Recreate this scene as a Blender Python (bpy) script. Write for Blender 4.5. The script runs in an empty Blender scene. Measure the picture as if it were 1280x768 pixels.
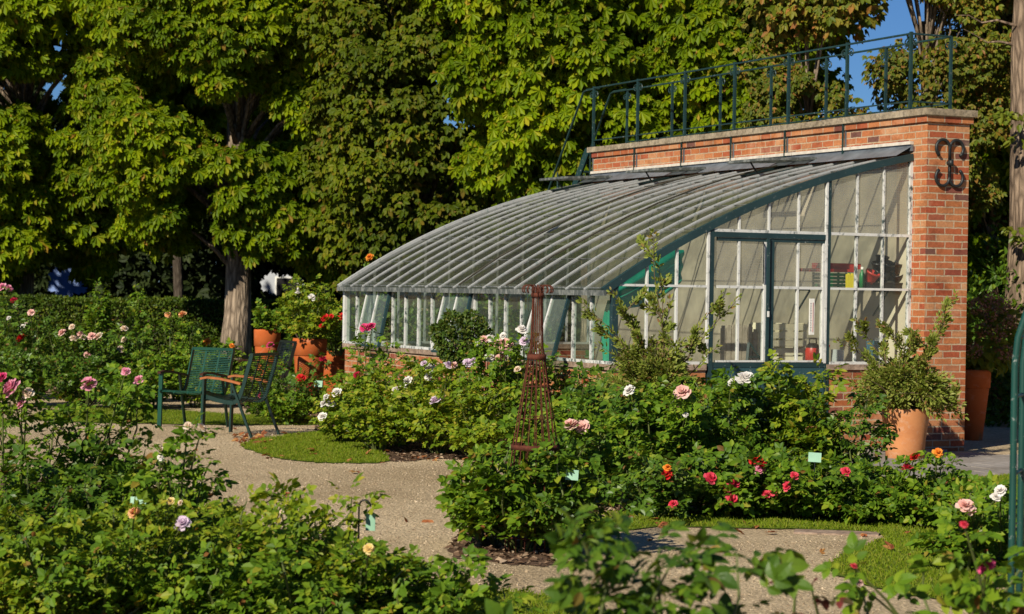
import bpy, math, random
import numpy as np
from mathutils import Vector, Matrix

random.seed(7)
RNG = np.random.default_rng(7)
PI = math.pi
C = bpy.context.scene.collection

# ------------------------------------------------------------------ camera model
F, PITCH, ROLL, CAMZ = 2688.7, 0.0075, 0.0156, 1.65
cp, sp, cr, sr = math.cos(PITCH), math.sin(PITCH), math.cos(ROLL), math.sin(ROLL)
FW = Vector((0, cp, -sp)); UP0 = Vector((0, sp, cp)); RT0 = Vector((1, 0, 0))
RT = RT0 * cr + UP0 * sr
UP = UP0 * cr - RT0 * sr
CAM = Vector((0, 0, CAMZ))

def ray(px, py):
    return FW + RT * ((px - 640) / F) - UP * ((py - 384) / F)
def at(px, py, Z):
    d = ray(px, py); return CAM + d * (Z / d.y)
def gnd(px, py, z=0.0):
    d = ray(px, py); return CAM + d * ((z - CAMZ) / d.z)
def pxpy(p):
    d = Vector(p) - CAM; w = d.dot(FW)
    return 640 + F * d.dot(RT) / w, 384 - F * d.dot(UP) / w
def base(px, Z):                        # ground point seen in column px at depth Z
    a = at(px, 500, Z); b = at(px, 560, Z)
    t = a.z / (a.z - b.z); return a + (b - a) * t
def ppm(Z): return F / Z

# ------------------------------------------------------------------ node materials
MATS = {}
def newmat(name):
    m = bpy.data.materials.new(name); m.use_nodes = True
    nt = m.node_tree; nt.nodes.clear()
    out = nt.nodes.new('ShaderNodeOutputMaterial')
    MATS[name] = m
    return m, nt, out
def N(nt, t, **kw):
    n = nt.nodes.new(t)
    for k, v in kw.items():
        if k in n.inputs.keys() if isinstance(k, str) else False: n.inputs[k].default_value = v
        else: setattr(n, k, v)
    return n
def ramp(nt, fac, stops, interp='LINEAR'):
    r = nt.nodes.new('ShaderNodeValToRGB'); r.color_ramp.interpolation = interp
    e = r.color_ramp.elements
    while len(e) < len(stops): e.new(0.5)
    for el, (p, c) in zip(e, stops):
        el.position = p; el.color = (c[0], c[1], c[2], 1)
    nt.links.new(fac, r.inputs[0]); return r.outputs[0]
def mixc(nt, fac, a, b, mode='MIX'):
    m = nt.nodes.new('ShaderNodeMix'); m.data_type = 'RGBA'; m.blend_type = mode
    for s, v in ((m.inputs[0], fac), (m.inputs[6], a), (m.inputs[7], b)):
        if hasattr(v, 'links'): nt.links.new(v, s)
        elif isinstance(v, (int, float)): s.default_value = v
        else: s.default_value = (v[0], v[1], v[2], 1)
    return m.outputs[2]
def coords(nt, kind='Object', scale=(1, 1, 1)):
    t = nt.nodes.new('ShaderNodeTexCoord'); mp = nt.nodes.new('ShaderNodeMapping')
    mp.inputs['Scale'].default_value = scale
    nt.links.new(t.outputs[kind], mp.inputs[0]); return mp.outputs[0]
def noise(nt, co, scale, detail=4, rough=0.6):
    n = nt.nodes.new('ShaderNodeTexNoise')
    n.inputs['Scale'].default_value = scale; n.inputs['Detail'].default_value = detail
    n.inputs['Roughness'].default_value = rough
    nt.links.new(co, n.inputs['Vector']); return n.outputs['Fac']
def bump(nt, h, strength=0.5, dist=0.01):
    b = nt.nodes.new('ShaderNodeBump'); b.inputs['Strength'].default_value = strength
    b.inputs['Distance'].default_value = dist
    nt.links.new(h, b.inputs['Height']); return b.outputs[0]
def principled(nt, out, col, rough=0.6, metal=0.0, nrm=None, spec=0.4):
    p = nt.nodes.new('ShaderNodeBsdfPrincipled')
    if hasattr(col, 'links'): nt.links.new(col, p.inputs['Base Color'])
    else: p.inputs['Base Color'].default_value = (*col, 1)
    if hasattr(rough, 'links'): nt.links.new(rough, p.inputs['Roughness'])
    else: p.inputs['Roughness'].default_value = rough
    p.inputs['Metallic'].default_value = metal
    p.inputs['Specular IOR Level'].default_value = spec
    if nrm is not None: nt.links.new(nrm, p.inputs['Normal'])
    nt.links.new(p.outputs[0], out.inputs[0]); return p

def m_plain(name, col, rough=0.6, var=0.25, scale=8, metal=0, bmp=0.15, spec=0.4, kind='Object'):
    m, nt, out = newmat(name); co = coords(nt, kind)
    f = noise(nt, co, scale)
    dark = tuple(c * (1 - var) for c in col); lite = tuple(min(1, c * (1 + var)) for c in col)
    c = ramp(nt, f, [(0.3, dark), (0.7, lite)])
    f2 = noise(nt, co, scale * 9, 3)
    principled(nt, out, c, rough, metal, bump(nt, f2, bmp, 0.004), spec); return m

def m_leaf(name, stops, trans=0.3, rough=0.5, spec=0.2, tcol=1.5, big=0.0):
    """leaf: per leaf random hue, slight gloss, light passing through"""
    m, nt, out = newmat(name)
    g = nt.nodes.new('ShaderNodeNewGeometry')
    fac = g.outputs['Random Per Island']
    c = ramp(nt, fac, stops)
    if big:
        n = noise(nt, coords(nt, 'Object'), big, 2)
        v = ramp(nt, n, [(0.35, (0.62, 0.66, 0.7)), (0.65, (1.3, 1.2, 1.0))])
        c = mixc(nt, 1.0, c, v, 'MULTIPLY')
    p = nt.nodes.new('ShaderNodeBsdfPrincipled')
    nt.links.new(c, p.inputs['Base Color']); p.inputs['Roughness'].default_value = rough
    p.inputs['Specular IOR Level'].default_value = spec
    t = nt.nodes.new('ShaderNodeBsdfTranslucent')
    tc = mixc(nt, 1.0, c, (tcol * 1.15, tcol, tcol * 0.45), 'MULTIPLY')
    nt.links.new(tc, t.inputs[0])
    mx = nt.nodes.new('ShaderNodeMixShader'); mx.inputs[0].default_value = trans
    nt.links.new(p.outputs[0], mx.inputs[1]); nt.links.new(t.outputs[0], mx.inputs[2])
    nt.links.new(mx.outputs[0], out.inputs[0]); return m

def m_brick(name):
    m, nt, out = newmat(name)
    t = nt.nodes.new('ShaderNodeTexCoord'); uv = t.outputs['UV']
    # slight wobble so that courses are hand laid
    b = nt.nodes.new('ShaderNodeTexBrick'); b.inputs['Scale'].default_value = 1
    b.inputs['Brick Width'].default_value = 0.225; b.inputs['Row Height'].default_value = 0.0735
    b.inputs['Mortar Size'].default_value = 0.0075; b.inputs['Mortar Smooth'].default_value = 0.25
    b.inputs['Color1'].default_value = (0, 0, 0, 1); b.inputs['Color2'].default_value = (1, 1, 1, 1)
    b.inputs['Mortar'].default_value = (0.5, 0.5, 0.5, 1)
    wn = nt.nodes.new('ShaderNodeTexNoise'); wn.inputs['Scale'].default_value = 14
    nt.links.new(uv, wn.inputs['Vector'])
    wob = nt.nodes.new('ShaderNodeVectorMath'); wob.operation = 'MULTIPLY_ADD'
    wob.inputs[1].default_value = (0.022, 0.014, 0); nt.links.new(wn.outputs['Color'], wob.inputs[0])
    nt.links.new(uv, wob.inputs[2]); nt.links.new(wob.outputs[0], b.inputs['Vector'])
    c = ramp(nt, b.outputs['Color'], [(0.0, (0.36, 0.115, 0.042)), (0.15, (0.44, 0.17, 0.065)), (0.32, (0.33, 0.078, 0.036)),
             (0.5, (0.46, 0.195, 0.08)), (0.66, (0.38, 0.105, 0.042)), (0.8, (0.47, 0.235, 0.11)), (0.9, (0.27, 0.068, 0.04)), (1.0, (0.13, 0.075, 0.06))])
    n1 = noise(nt, uv, 34, 5, 0.7)
    c = mixc(nt, 0.55, c, ramp(nt, n1, [(0.3, (0.55, 0.5, 0.5)), (0.7, (1.25, 1.2, 1.15))]), 'MULTIPLY')
    mort = ramp(nt, n1, [(0.3, (0.33, 0.24, 0.15)), (0.7, (0.5, 0.4, 0.27))])
    c = mixc(nt, b.outputs['Fac'], c, mort)
    soot = noise(nt, uv, 3.2, 7, 0.75)
    c = mixc(nt, 0.75, c, ramp(nt, soot, [(0.30, (0.45, 0.42, 0.42)), (0.5, (1, 1, 1)), (0.7, (1.12, 1.1, 1.08))]), 'MULTIPLY')
    st = noise(nt, uv, 1.6, 5, 0.65)
    c = mixc(nt, ramp(nt, st, [(0.56, (0, 0, 0)), (0.75, (0.5, 0.5, 0.5))]), c, (0.56, 0.42, 0.27))
    inv = nt.nodes.new('ShaderNodeMath'); inv.operation = 'MULTIPLY_ADD'
    inv.inputs[1].default_value = -1.0; nt.links.new(b.outputs['Fac'], inv.inputs[0])
    nt.links.new(n1, inv.inputs[2])
    principled(nt, out, c, 0.9, 0, bump(nt, inv.outputs[0], 0.55, 0.006), 0.2); return m

def m_peel(name, lo=0.47, hi=0.53, paint=(0.74, 0.74, 0.70), under=(0.035, 0.06, 0.062), scale=34):
    m, nt, out = newmat(name); co = coords(nt, 'Object', (1, 1, 0.6))
    f = noise(nt, co, scale, 6, 0.7)
    msk = ramp(nt, f, [(lo, (0, 0, 0)), (hi, (1, 1, 1))])
    d = noise(nt, co, 4, 3)
    pc = mixc(nt, d, paint, tuple(c * 0.62 for c in paint))
    c = mixc(nt, msk, under, pc)
    principled(nt, out, c, 0.55, 0, bump(nt, msk, 0.3, 0.002), 0.35); return m

def m_teal(name, col=(0.016, 0.040, 0.043)):
    m, nt, out = newmat(name); co = coords(nt, 'Object')
    f = noise(nt, co, 26, 6, 0.72)
    c = mixc(nt, ramp(nt, f, [(0.62, (0, 0, 0)), (0.72, (1, 1, 1))]), col, (0.42, 0.43, 0.40))
    g = noise(nt, co, 3, 4)
    c = mixc(nt, 0.6, c, ramp(nt, g, [(0.3, (0.6, 0.6, 0.6)), (0.7, (1.3, 1.3, 1.3))]), 'MULTIPLY')
    principled(nt, out, c, 0.45, 0, None, 0.4); return m

def m_glass(name, tint=(0.92, 0.95, 0.92), dirt=0.1, dirtcol=(0.4, 0.4, 0.33), gloss=1.0, rough=0.02, wired=False, streak=False, scat=0.0):
    m, nt, out = newmat(name)
    tr = nt.nodes.new('ShaderNodeBsdfTransparent'); tr.inputs[0].default_value = (*tint, 1)
    gl = nt.nodes.new('ShaderNodeBsdfGlossy'); gl.inputs['Roughness'].default_value = rough
    df = nt.nodes.new('ShaderNodeBsdfDiffuse'); df.inputs[0].default_value = (*dirtcol, 1)
    if scat:
        tl = nt.nodes.new('ShaderNodeBsdfTranslucent'); tl.inputs[0].default_value = (.50, .50, .45, 1)
        dm = nt.nodes.new('ShaderNodeMixShader'); dm.inputs[0].default_value = scat
        nt.links.new(df.outputs[0], dm.inputs[1]); nt.links.new(tl.outputs[0], dm.inputs[2]); df = dm
    fr = nt.nodes.new('ShaderNodeLayerWeight')
    fp = nt.nodes.new('ShaderNodeMath'); fp.operation = 'POWER'; fp.inputs[1].default_value = 4.5; nt.links.new(fr.outputs['Facing'], fp.inputs[0])
    fm = nt.nodes.new('ShaderNodeMath'); fm.operation = 'MULTIPLY_ADD'; fm.inputs[1].default_value = .75*gloss; fm.inputs[2].default_value = .045*gloss
    nt.links.new(fp.outputs[0], fm.inputs[0])
    co = coords(nt, 'UV')
    n = noise(nt, co, 3.0 if not streak else 2.2, 6, 0.7)
    dr = nt.nodes.new('ShaderNodeMath'); dr.operation = 'MULTIPLY'; dr.inputs[1].default_value = dirt * 2
    nt.links.new(n, dr.inputs[0])
    fac = dr.outputs[0]
    if wired:
        b = nt.nodes.new('ShaderNodeTexBrick'); b.offset = 0.0
        b.inputs['Scale'].default_value = 1; b.inputs['Brick Width'].default_value = 0.026; b.inputs['Row Height'].default_value = 0.026
        b.inputs['Mortar Size'].default_value = 0.0035; b.inputs['Mortar Smooth'].default_value = 0.6
        nt.links.new(co, b.inputs['Vector'])
        w = nt.nodes.new('ShaderNodeMath'); w.operation = 'MULTIPLY_ADD'; w.inputs[1].default_value = 0.22
        nt.links.new(b.outputs['Fac'], w.inputs[0]); nt.links.new(fac, w.inputs[2]); fac = w.outputs[0]
        nrm = bump(nt, b.outputs['Fac'], 0.6, 0.002)
        nt.links.new(nrm, gl.inputs['Normal'])
    m1 = nt.nodes.new('ShaderNodeMixShader'); nt.links.new(fac, m1.inputs[0])
    nt.links.new(tr.outputs[0], m1.inputs[1]); nt.links.new(df.outputs[0], m1.inputs[2])
    m2 = nt.nodes.new('ShaderNodeMixShader'); nt.links.new(fm.outputs[0], m2.inputs[0])
    nt.links.new(m1.outputs[0], m2.inputs[1]); nt.links.new(gl.outputs[0], m2.inputs[2])
    nt.links.new(m2.outputs[0], out.inputs[0]); return m

def m_bark(name, a, b, scale=9, stretch=0.18):
    m, nt, out = newmat(name); co = coords(nt, 'Object', (1, 1, stretch))
    f = noise(nt, co, scale, 8, 0.72)
    v = nt.nodes.new('ShaderNodeTexVoronoi'); v.inputs['Scale'].default_value = scale * 1.6; v.feature = 'DISTANCE_TO_EDGE'
    nt.links.new(co, v.inputs['Vector'])
    h = nt.nodes.new('ShaderNodeMath'); h.operation = 'MULTIPLY_ADD'; h.inputs[1].default_value = 1.4
    nt.links.new(v.outputs['Distance'], h.inputs[0]); nt.links.new(f, h.inputs[2])
    c = ramp(nt, h.outputs[0], [(0.35, a), (0.95, b)])
    principled(nt, out, c, 0.95, 0, bump(nt, h.outputs[0], 0.9, 0.03), 0.1); return m

def m_ground(name, stops, scale=40, rough=0.95, bs=0.6, bd=0.02, big=1.2, vor=True):
    m, nt, out = newmat(name); co = coords(nt, 'Object')
    f = noise(nt, co, scale, 6, 0.75)
    c = ramp(nt, f, stops)
    g = noise(nt, co, big, 4, 0.6)
    c = mixc(nt, 0.7, c, ramp(nt, g, [(0.36, (0.66, 0.62, 0.56)), (0.64, (1.18, 1.18, 1.18))]), 'MULTIPLY')
    h = f
    if vor:
        v = nt.nodes.new('ShaderNodeTexVoronoi'); v.inputs['Scale'].default_value = scale * 1.2
        nt.links.new(co, v.inputs['Vector'])
        vc = nt.nodes.new('ShaderNodeSeparateColor'); nt.links.new(v.outputs['Color'], vc.inputs[0])
        c = mixc(nt, 0.5, c, ramp(nt, vc.outputs[0], [(0.0, (0.55, 0.53, 0.5)), (0.6, (1.0, 1.0, 1.0)), (1.0, (1.5, 1.5, 1.5))]), 'MULTIPLY')
        hm = nt.nodes.new('ShaderNodeMath'); hm.operation = 'SUBTRACT'
        nt.links.new(f, hm.inputs[0]); nt.links.new(v.outputs['Distance'], hm.inputs[1]); h = hm.outputs[0]
    principled(nt, out, c, rough, 0, bump(nt, h, bs, bd), 0.15); return m

# palettes -----------------------------------------------------------
BRICK = m_brick('old_brick')
PEEL = m_peel('peeling_white_paint', 0.30, 0.46, (0.74, 0.74, 0.70), (0.05, 0.075, 0.075), 20)
PEELDARK = m_peel('peeling_white_over_green', 0.38, 0.52, (0.72, 0.72, 0.68), (0.04, 0.065, 0.066), 22)
ROOFBAR = m_peel('weathered_roof_bar', 0.30, 0.46, (0.50, 0.51, 0.50), (0.16, 0.22, 0.20), 24)
ROOFDULL = m_peel('dull_grey_iron', 0.45, 0.62, (0.26, 0.27, 0.25), (0.07, 0.08, 0.075), 14)
TEAL = m_teal('dark_teal_paint')
TEALP = m_teal('blue_green_door_paint', (0.03, 0.075, 0.088))
RAILP = m_teal('railing_paint', (0.012, 0.036, 0.034))
IRON = m_plain('black_iron', (0.012, 0.014, 0.014), 0.5, 0.3)
LEAD = m_plain('lead_flashing', (0.16, 0.18, 0.20), 0.45, 0.35, 5, 0.3)
LIP = m_plain('mortar_lip', (0.55, 0.50, 0.42), 0.9, 0.2, 12)
PLASTER = m_plain('cream_plaster', (0.52, 0.465, 0.345), 0.9, 0.25, 1.3)
STONE = m_ground('coping_stone', [(0.3, (0.09, 0.075, 0.055)), (0.5, (0.30, 0.25, 0.18)), (0.72, (0.46, 0.38, 0.26))], 22, 0.95, 0.8, 0.01, 3.5, False)
SILL = m_ground('sill_stone', [(0.3, (0.10, 0.075, 0.06)), (0.55, (0.33, 0.24, 0.18)), (0.75, (0.5, 0.4, 0.3))], 18, 0.95, 0.6, 0.01, 3, False)
G_ROOF = m_glass('dirty_roof_glass', (0.82, 0.86, 0.82), 0.54, (0.075, 0.085, 0.08), 1.2, 0.12, False, True, .40)
G_CLEAR = m_glass('window_glass', (0.93, 0.96, 0.93), 0.05, (0.45, 0.43, 0.33), 0.9)
G_FRONT = m_glass('greenish_window_glass', (0.80, 0.90, 0.84), 0.16, (0.16, 0.21, 0.16), 0.8)
G_VENT = m_glass('hazed_window_glass', (0.78, 0.88, 0.82), 0.30, (0.20, 0.25, 0.20), 0.5)
G_WIRED = m_glass('wired_glass', (0.92, 0.91, 0.85), 0.36, (0.40, 0.385, 0.32), 1.1, 0.08, True, False, .35)
WOODARM = m_plain('varnished_wood', (0.30, 0.095, 0.025), 0.45, 0.3, 14)
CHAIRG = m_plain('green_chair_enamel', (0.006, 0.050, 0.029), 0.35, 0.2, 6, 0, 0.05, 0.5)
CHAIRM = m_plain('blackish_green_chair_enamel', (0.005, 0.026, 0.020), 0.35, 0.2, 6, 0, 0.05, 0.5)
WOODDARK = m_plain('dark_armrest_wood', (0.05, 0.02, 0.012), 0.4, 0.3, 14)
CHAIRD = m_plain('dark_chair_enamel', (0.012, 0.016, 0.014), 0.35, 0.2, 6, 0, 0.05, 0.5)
def m_terra(name, a, b, bloom=.5):
    m, nt, out = newmat(name); co = coords(nt, 'Object')
    c = ramp(nt, noise(nt, co, 4, 5, .65), [(.3, a), (.7, b)])
    lim = noise(nt, coords(nt, 'Object', (1, 1, 1.6)), 6.5, 7, .72)
    c = mixc(nt, ramp(nt, lim, [(.55, (0, 0, 0)), (.75, (bloom, bloom, bloom))]), c, (.55, .47, .38))
    al = noise(nt, coords(nt, 'Object', (1, 1, .5)), 3.1, 6, .7)
    c = mixc(nt, ramp(nt, al, [(.58, (0, 0, 0)), (.72, (.6, .6, .6))]), c, (.12, .085, .04))
    principled(nt, out, c, .9, 0, bump(nt, lim, .25, .004), .12); return m
TERRA = m_terra('terracotta', (0.44, 0.175, 0.07), (0.56, 0.25, 0.105))
TERRAO = m_terra('orange_terracotta', (0.39, 0.088, 0.022), (0.48, 0.125, 0.033), .3)
RUST = m_plain('rusted_iron', (0.095, 0.030, 0.018), 0.9, 0.4, 30, 0, 0.4, 0.15)
ARCHG = m_teal('green_arch_enamel', (0.007, 0.052, 0.040))
PLATE = m_plain('mint_label_plate', (0.24, 0.43, 0.30), 0.5, 0.12, 9)
SOIL = m_plain('soil', (0.05, 0.033, 0.02), 0.95, 0.4, 20)
BARK = m_bark('chestnut_bark', (0.07, 0.05, 0.035), (0.36, 0.28, 0.20))
BARKD = m_bark('shaded_dark_bark', (0.03, 0.022, 0.016), (0.10, 0.08, 0.06))  # darker copy of the bark, the wood's shade put into its colour
BARKR = m_bark('reddish_pine_bark', (0.055, 0.038, 0.027), (0.31, 0.225, 0.155), 8, 0.22)
CANE = m_plain('green_cane', (0.085, 0.105, 0.025), 0.6, 0.4, 10)
CANEB = m_plain('woody_cane', (0.11, 0.075, 0.04), 0.8, 0.4, 10)
CLOTHG = m_plain('green_drape', (0.006, 0.30, 0.19), 0.7, 0.2, 5)
GREYWOOD = m_plain('grey_weathered_wood', (0.36, 0.31, 0.24), 0.85, 0.35, 12)
CREAMWOOD = m_plain('cream_painted_wood', (0.78, 0.73, 0.52), 0.7, 0.12, 10)
CARD = m_plain('cardboard', (0.36, 0.21, 0.11), 0.9, 0.15, 6)
BLACKP = m_plain('black_plastic', (0.012, 0.011, 0.012), 0.35, 0.3, 10)
GREENP = m_plain('green_plastic', (0.01, 0.17, 0.05), 0.4, 0.1, 6)
REDP = m_plain('red_plastic', (0.42, 0.03, 0.02), 0.4, 0.15, 6)
YELP = m_plain('yellow_plastic', (0.75, 0.62, 0.03), 0.4, 0.1, 6)
WHITEP = m_plain('white_enamel', (0.75, 0.74, 0.68), 0.4, 0.08, 6)
BLUEB = m_plain('blue_board', (0.03, 0.13, 0.19), 0.6, 0.15, 4)
GREYB = m_plain('pale_grey_board', (0.42, 0.47, 0.48), 0.6, 0.1, 4)
BLUEWALL = m_plain('blue_painted_wall', (0.22, 0.32, 0.62), 0.8, 0.15, 2)
WHITEWALL = m_plain('shaded_white_wall', (0.40, 0.42, 0.45), 0.85, 0.1, 2)  # white render toned grey-blue, its shade is put into the colour
SLATE = m_plain('roof_slate', (0.10, 0.10, 0.12), 0.7, 0.3, 8)
ROPE = m_plain('dark_rope', (0.05, 0.045, 0.03), 0.9, 0.3, 12)

GRAVEL = m_ground('fine_gravel', [(0.28, (0.35, 0.265, 0.155)), (0.5, (0.53, 0.415, 0.26)), (0.72, (0.64, 0.515, 0.34))], 42, 0.95, 0.75, 0.022, 0.45)
LAWNM = m_ground('lawn_soil', [(0.3, (0.07, 0.11, 0.010)), (0.7, (0.13, 0.185, 0.018))], 30, 0.95, 0.5, 0.02, 1.3, False)
MULCH = m_ground('bark_mulch', [(0.3, (0.035, 0.022, 0.015)), (0.55, (0.13, 0.08, 0.05)), (0.75, (0.26, 0.18, 0.12))], 28)
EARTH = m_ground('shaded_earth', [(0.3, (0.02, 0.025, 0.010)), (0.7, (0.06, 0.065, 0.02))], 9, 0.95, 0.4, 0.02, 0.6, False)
PAVE = m_ground('grey_paving', [(0.3, (0.20, 0.18, 0.16)), (0.7, (0.36, 0.33, 0.30))], 14, 0.9, 0.4, 0.006, 1.5, False)
CHIP = m_leaf('wood_chip', [(0, (0.07, 0.04, 0.025)), (0.5, (0.22, 0.14, 0.085)), (1, (0.42, 0.32, 0.22))], 0.0, 0.9, 0.1)
PEB = m_leaf('pebble', [(0, (0.22, 0.16, 0.10)), (0.5, (0.40, 0.31, 0.20)), (1, (0.54, 0.44, 0.31))], 0.0, 0.85, 0.2)
GRASS = m_leaf('grass_blade', [(0, (0.12, 0.185, 0.009)), (0.6, (0.19, 0.265, 0.014)), (1, (0.28, 0.29, 0.04))], 0.35, 0.5, 0.15, 1.4)
DEADLEAF = m_leaf('dead_leaf', [(0, (0.16, 0.05, 0.02)), (0.6, (0.30, 0.10, 0.035)), (1, (0.38, 0.22, 0.07))], 0.1, 0.7, 0.2)

L_ROSE = m_leaf('rose_leaf', [(0, (0.052, 0.110, 0.0078)), (0.5, (0.099, 0.188, 0.0101)), (0.88, (0.168, 0.252, 0.0134)), (0.965, (0.246, 0.280, 0.0224)), (1, (0.190, 0.067, 0.0224))], 0.26)
L_ROSED = m_leaf('dark_rose_leaf', [(0, (0.040, 0.092, 0.0078)), (0.6, (0.072, 0.143, 0.0101)), (0.94, (0.129, 0.196, 0.0134)), (1, (0.146, 0.062, 0.0224))], 0.22, 0.42, 0.3)
L_ROSEY = m_leaf('yellowing_rose_leaf', [(0, (0.078, 0.146, 0.0078)), (0.5, (0.157, 0.230, 0.0112)), (0.85, (0.235, 0.286, 0.0157)), (1, (0.336, 0.291, 0.0336))], 0.30)
L_RED = m_leaf('red_shoot_leaf', [(0, (0.05, 0.07, 0.018)), (0.4, (0.09, 0.03, 0.02)), (1, (0.16, 0.035, 0.03))], 0.25)
L_NUT = m_leaf('chestnut_leaf', [(0, (0.080, 0.145, 0.002)), (0.5, (0.145, 0.225, 0.003)), (0.9, (0.215, 0.275, 0.005)), (0.985, (0.28, 0.26, 0.02)), (1, (0.28, 0.15, 0.03))], 0.34, 0.5, 0.12, 1.4, 0.45)
L_MAPLE = m_leaf('maple_leaf', [(0, (0.062, 0.100, 0.004)), (0.6, (0.098, 0.138, 0.006)), (0.92, (0.145, 0.155, 0.010)), (1, (0.18, 0.115, 0.02))], 0.32, 0.5, 0.12, 1.3, 0.5)
L_AUT = m_leaf('autumn_leaf', [(0, (0.08, 0.125, 0.010)), (0.5, (0.135, 0.17, 0.014)), (0.8, (0.22, 0.19, 0.024)), (0.93, (0.28, 0.16, 0.03)), (1, (0.28, 0.12, 0.04))], 0.35, 0.5, 0.2, 1.3, 0.6)
L_CON = m_leaf('conifer_spray', [(0, (0.037, 0.054, 0.0170)), (0.6, (0.076, 0.093, 0.0238)), (0.9, (0.153, 0.102, 0.0340)), (1, (0.289, 0.119, 0.0510))], 0.1, 0.6, 0.2, 1.0, 0.7)
L_HEDGE = m_leaf('hedge_leaf', [(0, (0.036, 0.072, 0.0072)), (0.6, (0.068, 0.120, 0.0096)), (1, (0.120, 0.150, 0.0144))], 0.2, 0.5, 0.2, 1.2, 0.8)
L_WOOD = m_leaf('shaded_woodland_leaf', [(0, (0.012, 0.022, 0.006)), (1, (0.035, 0.05, 0.012))], 0.15, 0.6, 0.15)  # leaf colour darkened to stand for the shade inside the far wood
L_OLIVE = m_leaf('narrow_shrub_leaf', [(0, (0.12, 0.165, 0.022)), (0.5, (0.20, 0.25, 0.035)), (0.92, (0.30, 0.32, 0.07)), (1, (0.25, 0.11, 0.05))], 0.32, 0.5, 0.25, 1.3)
L_TOPI = m_leaf('topiary_leaf', [(0, (0.039, 0.081, 0.0104)), (0.7, (0.085, 0.137, 0.0166)), (1, (0.156, 0.156, 0.0312))], 0.25, 0.5, 0.25)
L_VINE = m_leaf('lime_shrub_leaf', [(0, (0.09, 0.14, 0.010)), (1, (0.20, 0.22, 0.02))], 0.35, 0.45, 0.3)
HYD = m_leaf('faded_hydrangea_petal', [(0, (0.20, 0.10, 0.075)), (0.6, (0.33, 0.17, 0.13)), (1, (0.26, 0.22, 0.08))], 0.2, 0.8, 0.1)

def m_petal(name, inner, outer):
    m, nt, out = newmat(name)
    g = nt.nodes.new('ShaderNodeNewGeometry')
    c = ramp(nt, g.outputs['Random Per Island'], [(0, inner), (1, outer)])
    p = nt.nodes.new('ShaderNodeBsdfPrincipled'); nt.links.new(c, p.inputs['Base Color'])
    p.inputs['Roughness'].default_value = 0.6; p.inputs['Specular IOR Level'].default_value = 0.2
    t = nt.nodes.new('ShaderNodeBsdfTranslucent'); nt.links.new(c, t.inputs[0])
    mx = nt.nodes.new('ShaderNodeMixShader'); mx.inputs[0].default_value = 0.35
    nt.links.new(p.outputs[0], mx.inputs[1]); nt.links.new(t.outputs[0], mx.inputs[2])
    nt.links.new(mx.outputs[0], out.inputs[0]); return m
PETAL = {
    'pink': m_petal('pink_petal', (0.72, 0.22, 0.34), (0.82, 0.40, 0.50)),
    'hotpink': m_petal('hot_pink_petal', (0.62, 0.03, 0.16), (0.74, 0.10, 0.25)),
    'red': m_petal('red_petal', (0.60, 0.012, 0.018), (0.70, 0.035, 0.03)),
    'crimson': m_petal('crimson_petal', (0.34, 0.008, 0.03), (0.50, 0.02, 0.06)),
    'cherry': m_petal('cherry_petal', (0.66, 0.02, 0.06), (0.78, 0.10, 0.15)),
    'blush': m_petal('blush_petal', (0.82, 0.42, 0.36), (0.84, 0.60, 0.53)),
    'white': m_petal('white_petal', (0.82, 0.76, 0.70), (0.86, 0.84, 0.80)),
    'lilac': m_petal('lilac_petal', (0.70, 0.52, 0.66), (0.80, 0.68, 0.78)),
    'cream': m_petal('cream_petal', (0.82, 0.60, 0.42), (0.85, 0.74, 0.60)),
    'yellow': m_petal('yellow_petal', (0.84, 0.58, 0.16), (0.86, 0.72, 0.36)),
    'apricot': m_petal('apricot_petal', (0.82, 0.34, 0.12), (0.84, 0.52, 0.28)),
    'orange': m_petal('orange_petal', (0.82, 0.20, 0.02), (0.86, 0.36, 0.05)),
}

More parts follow.
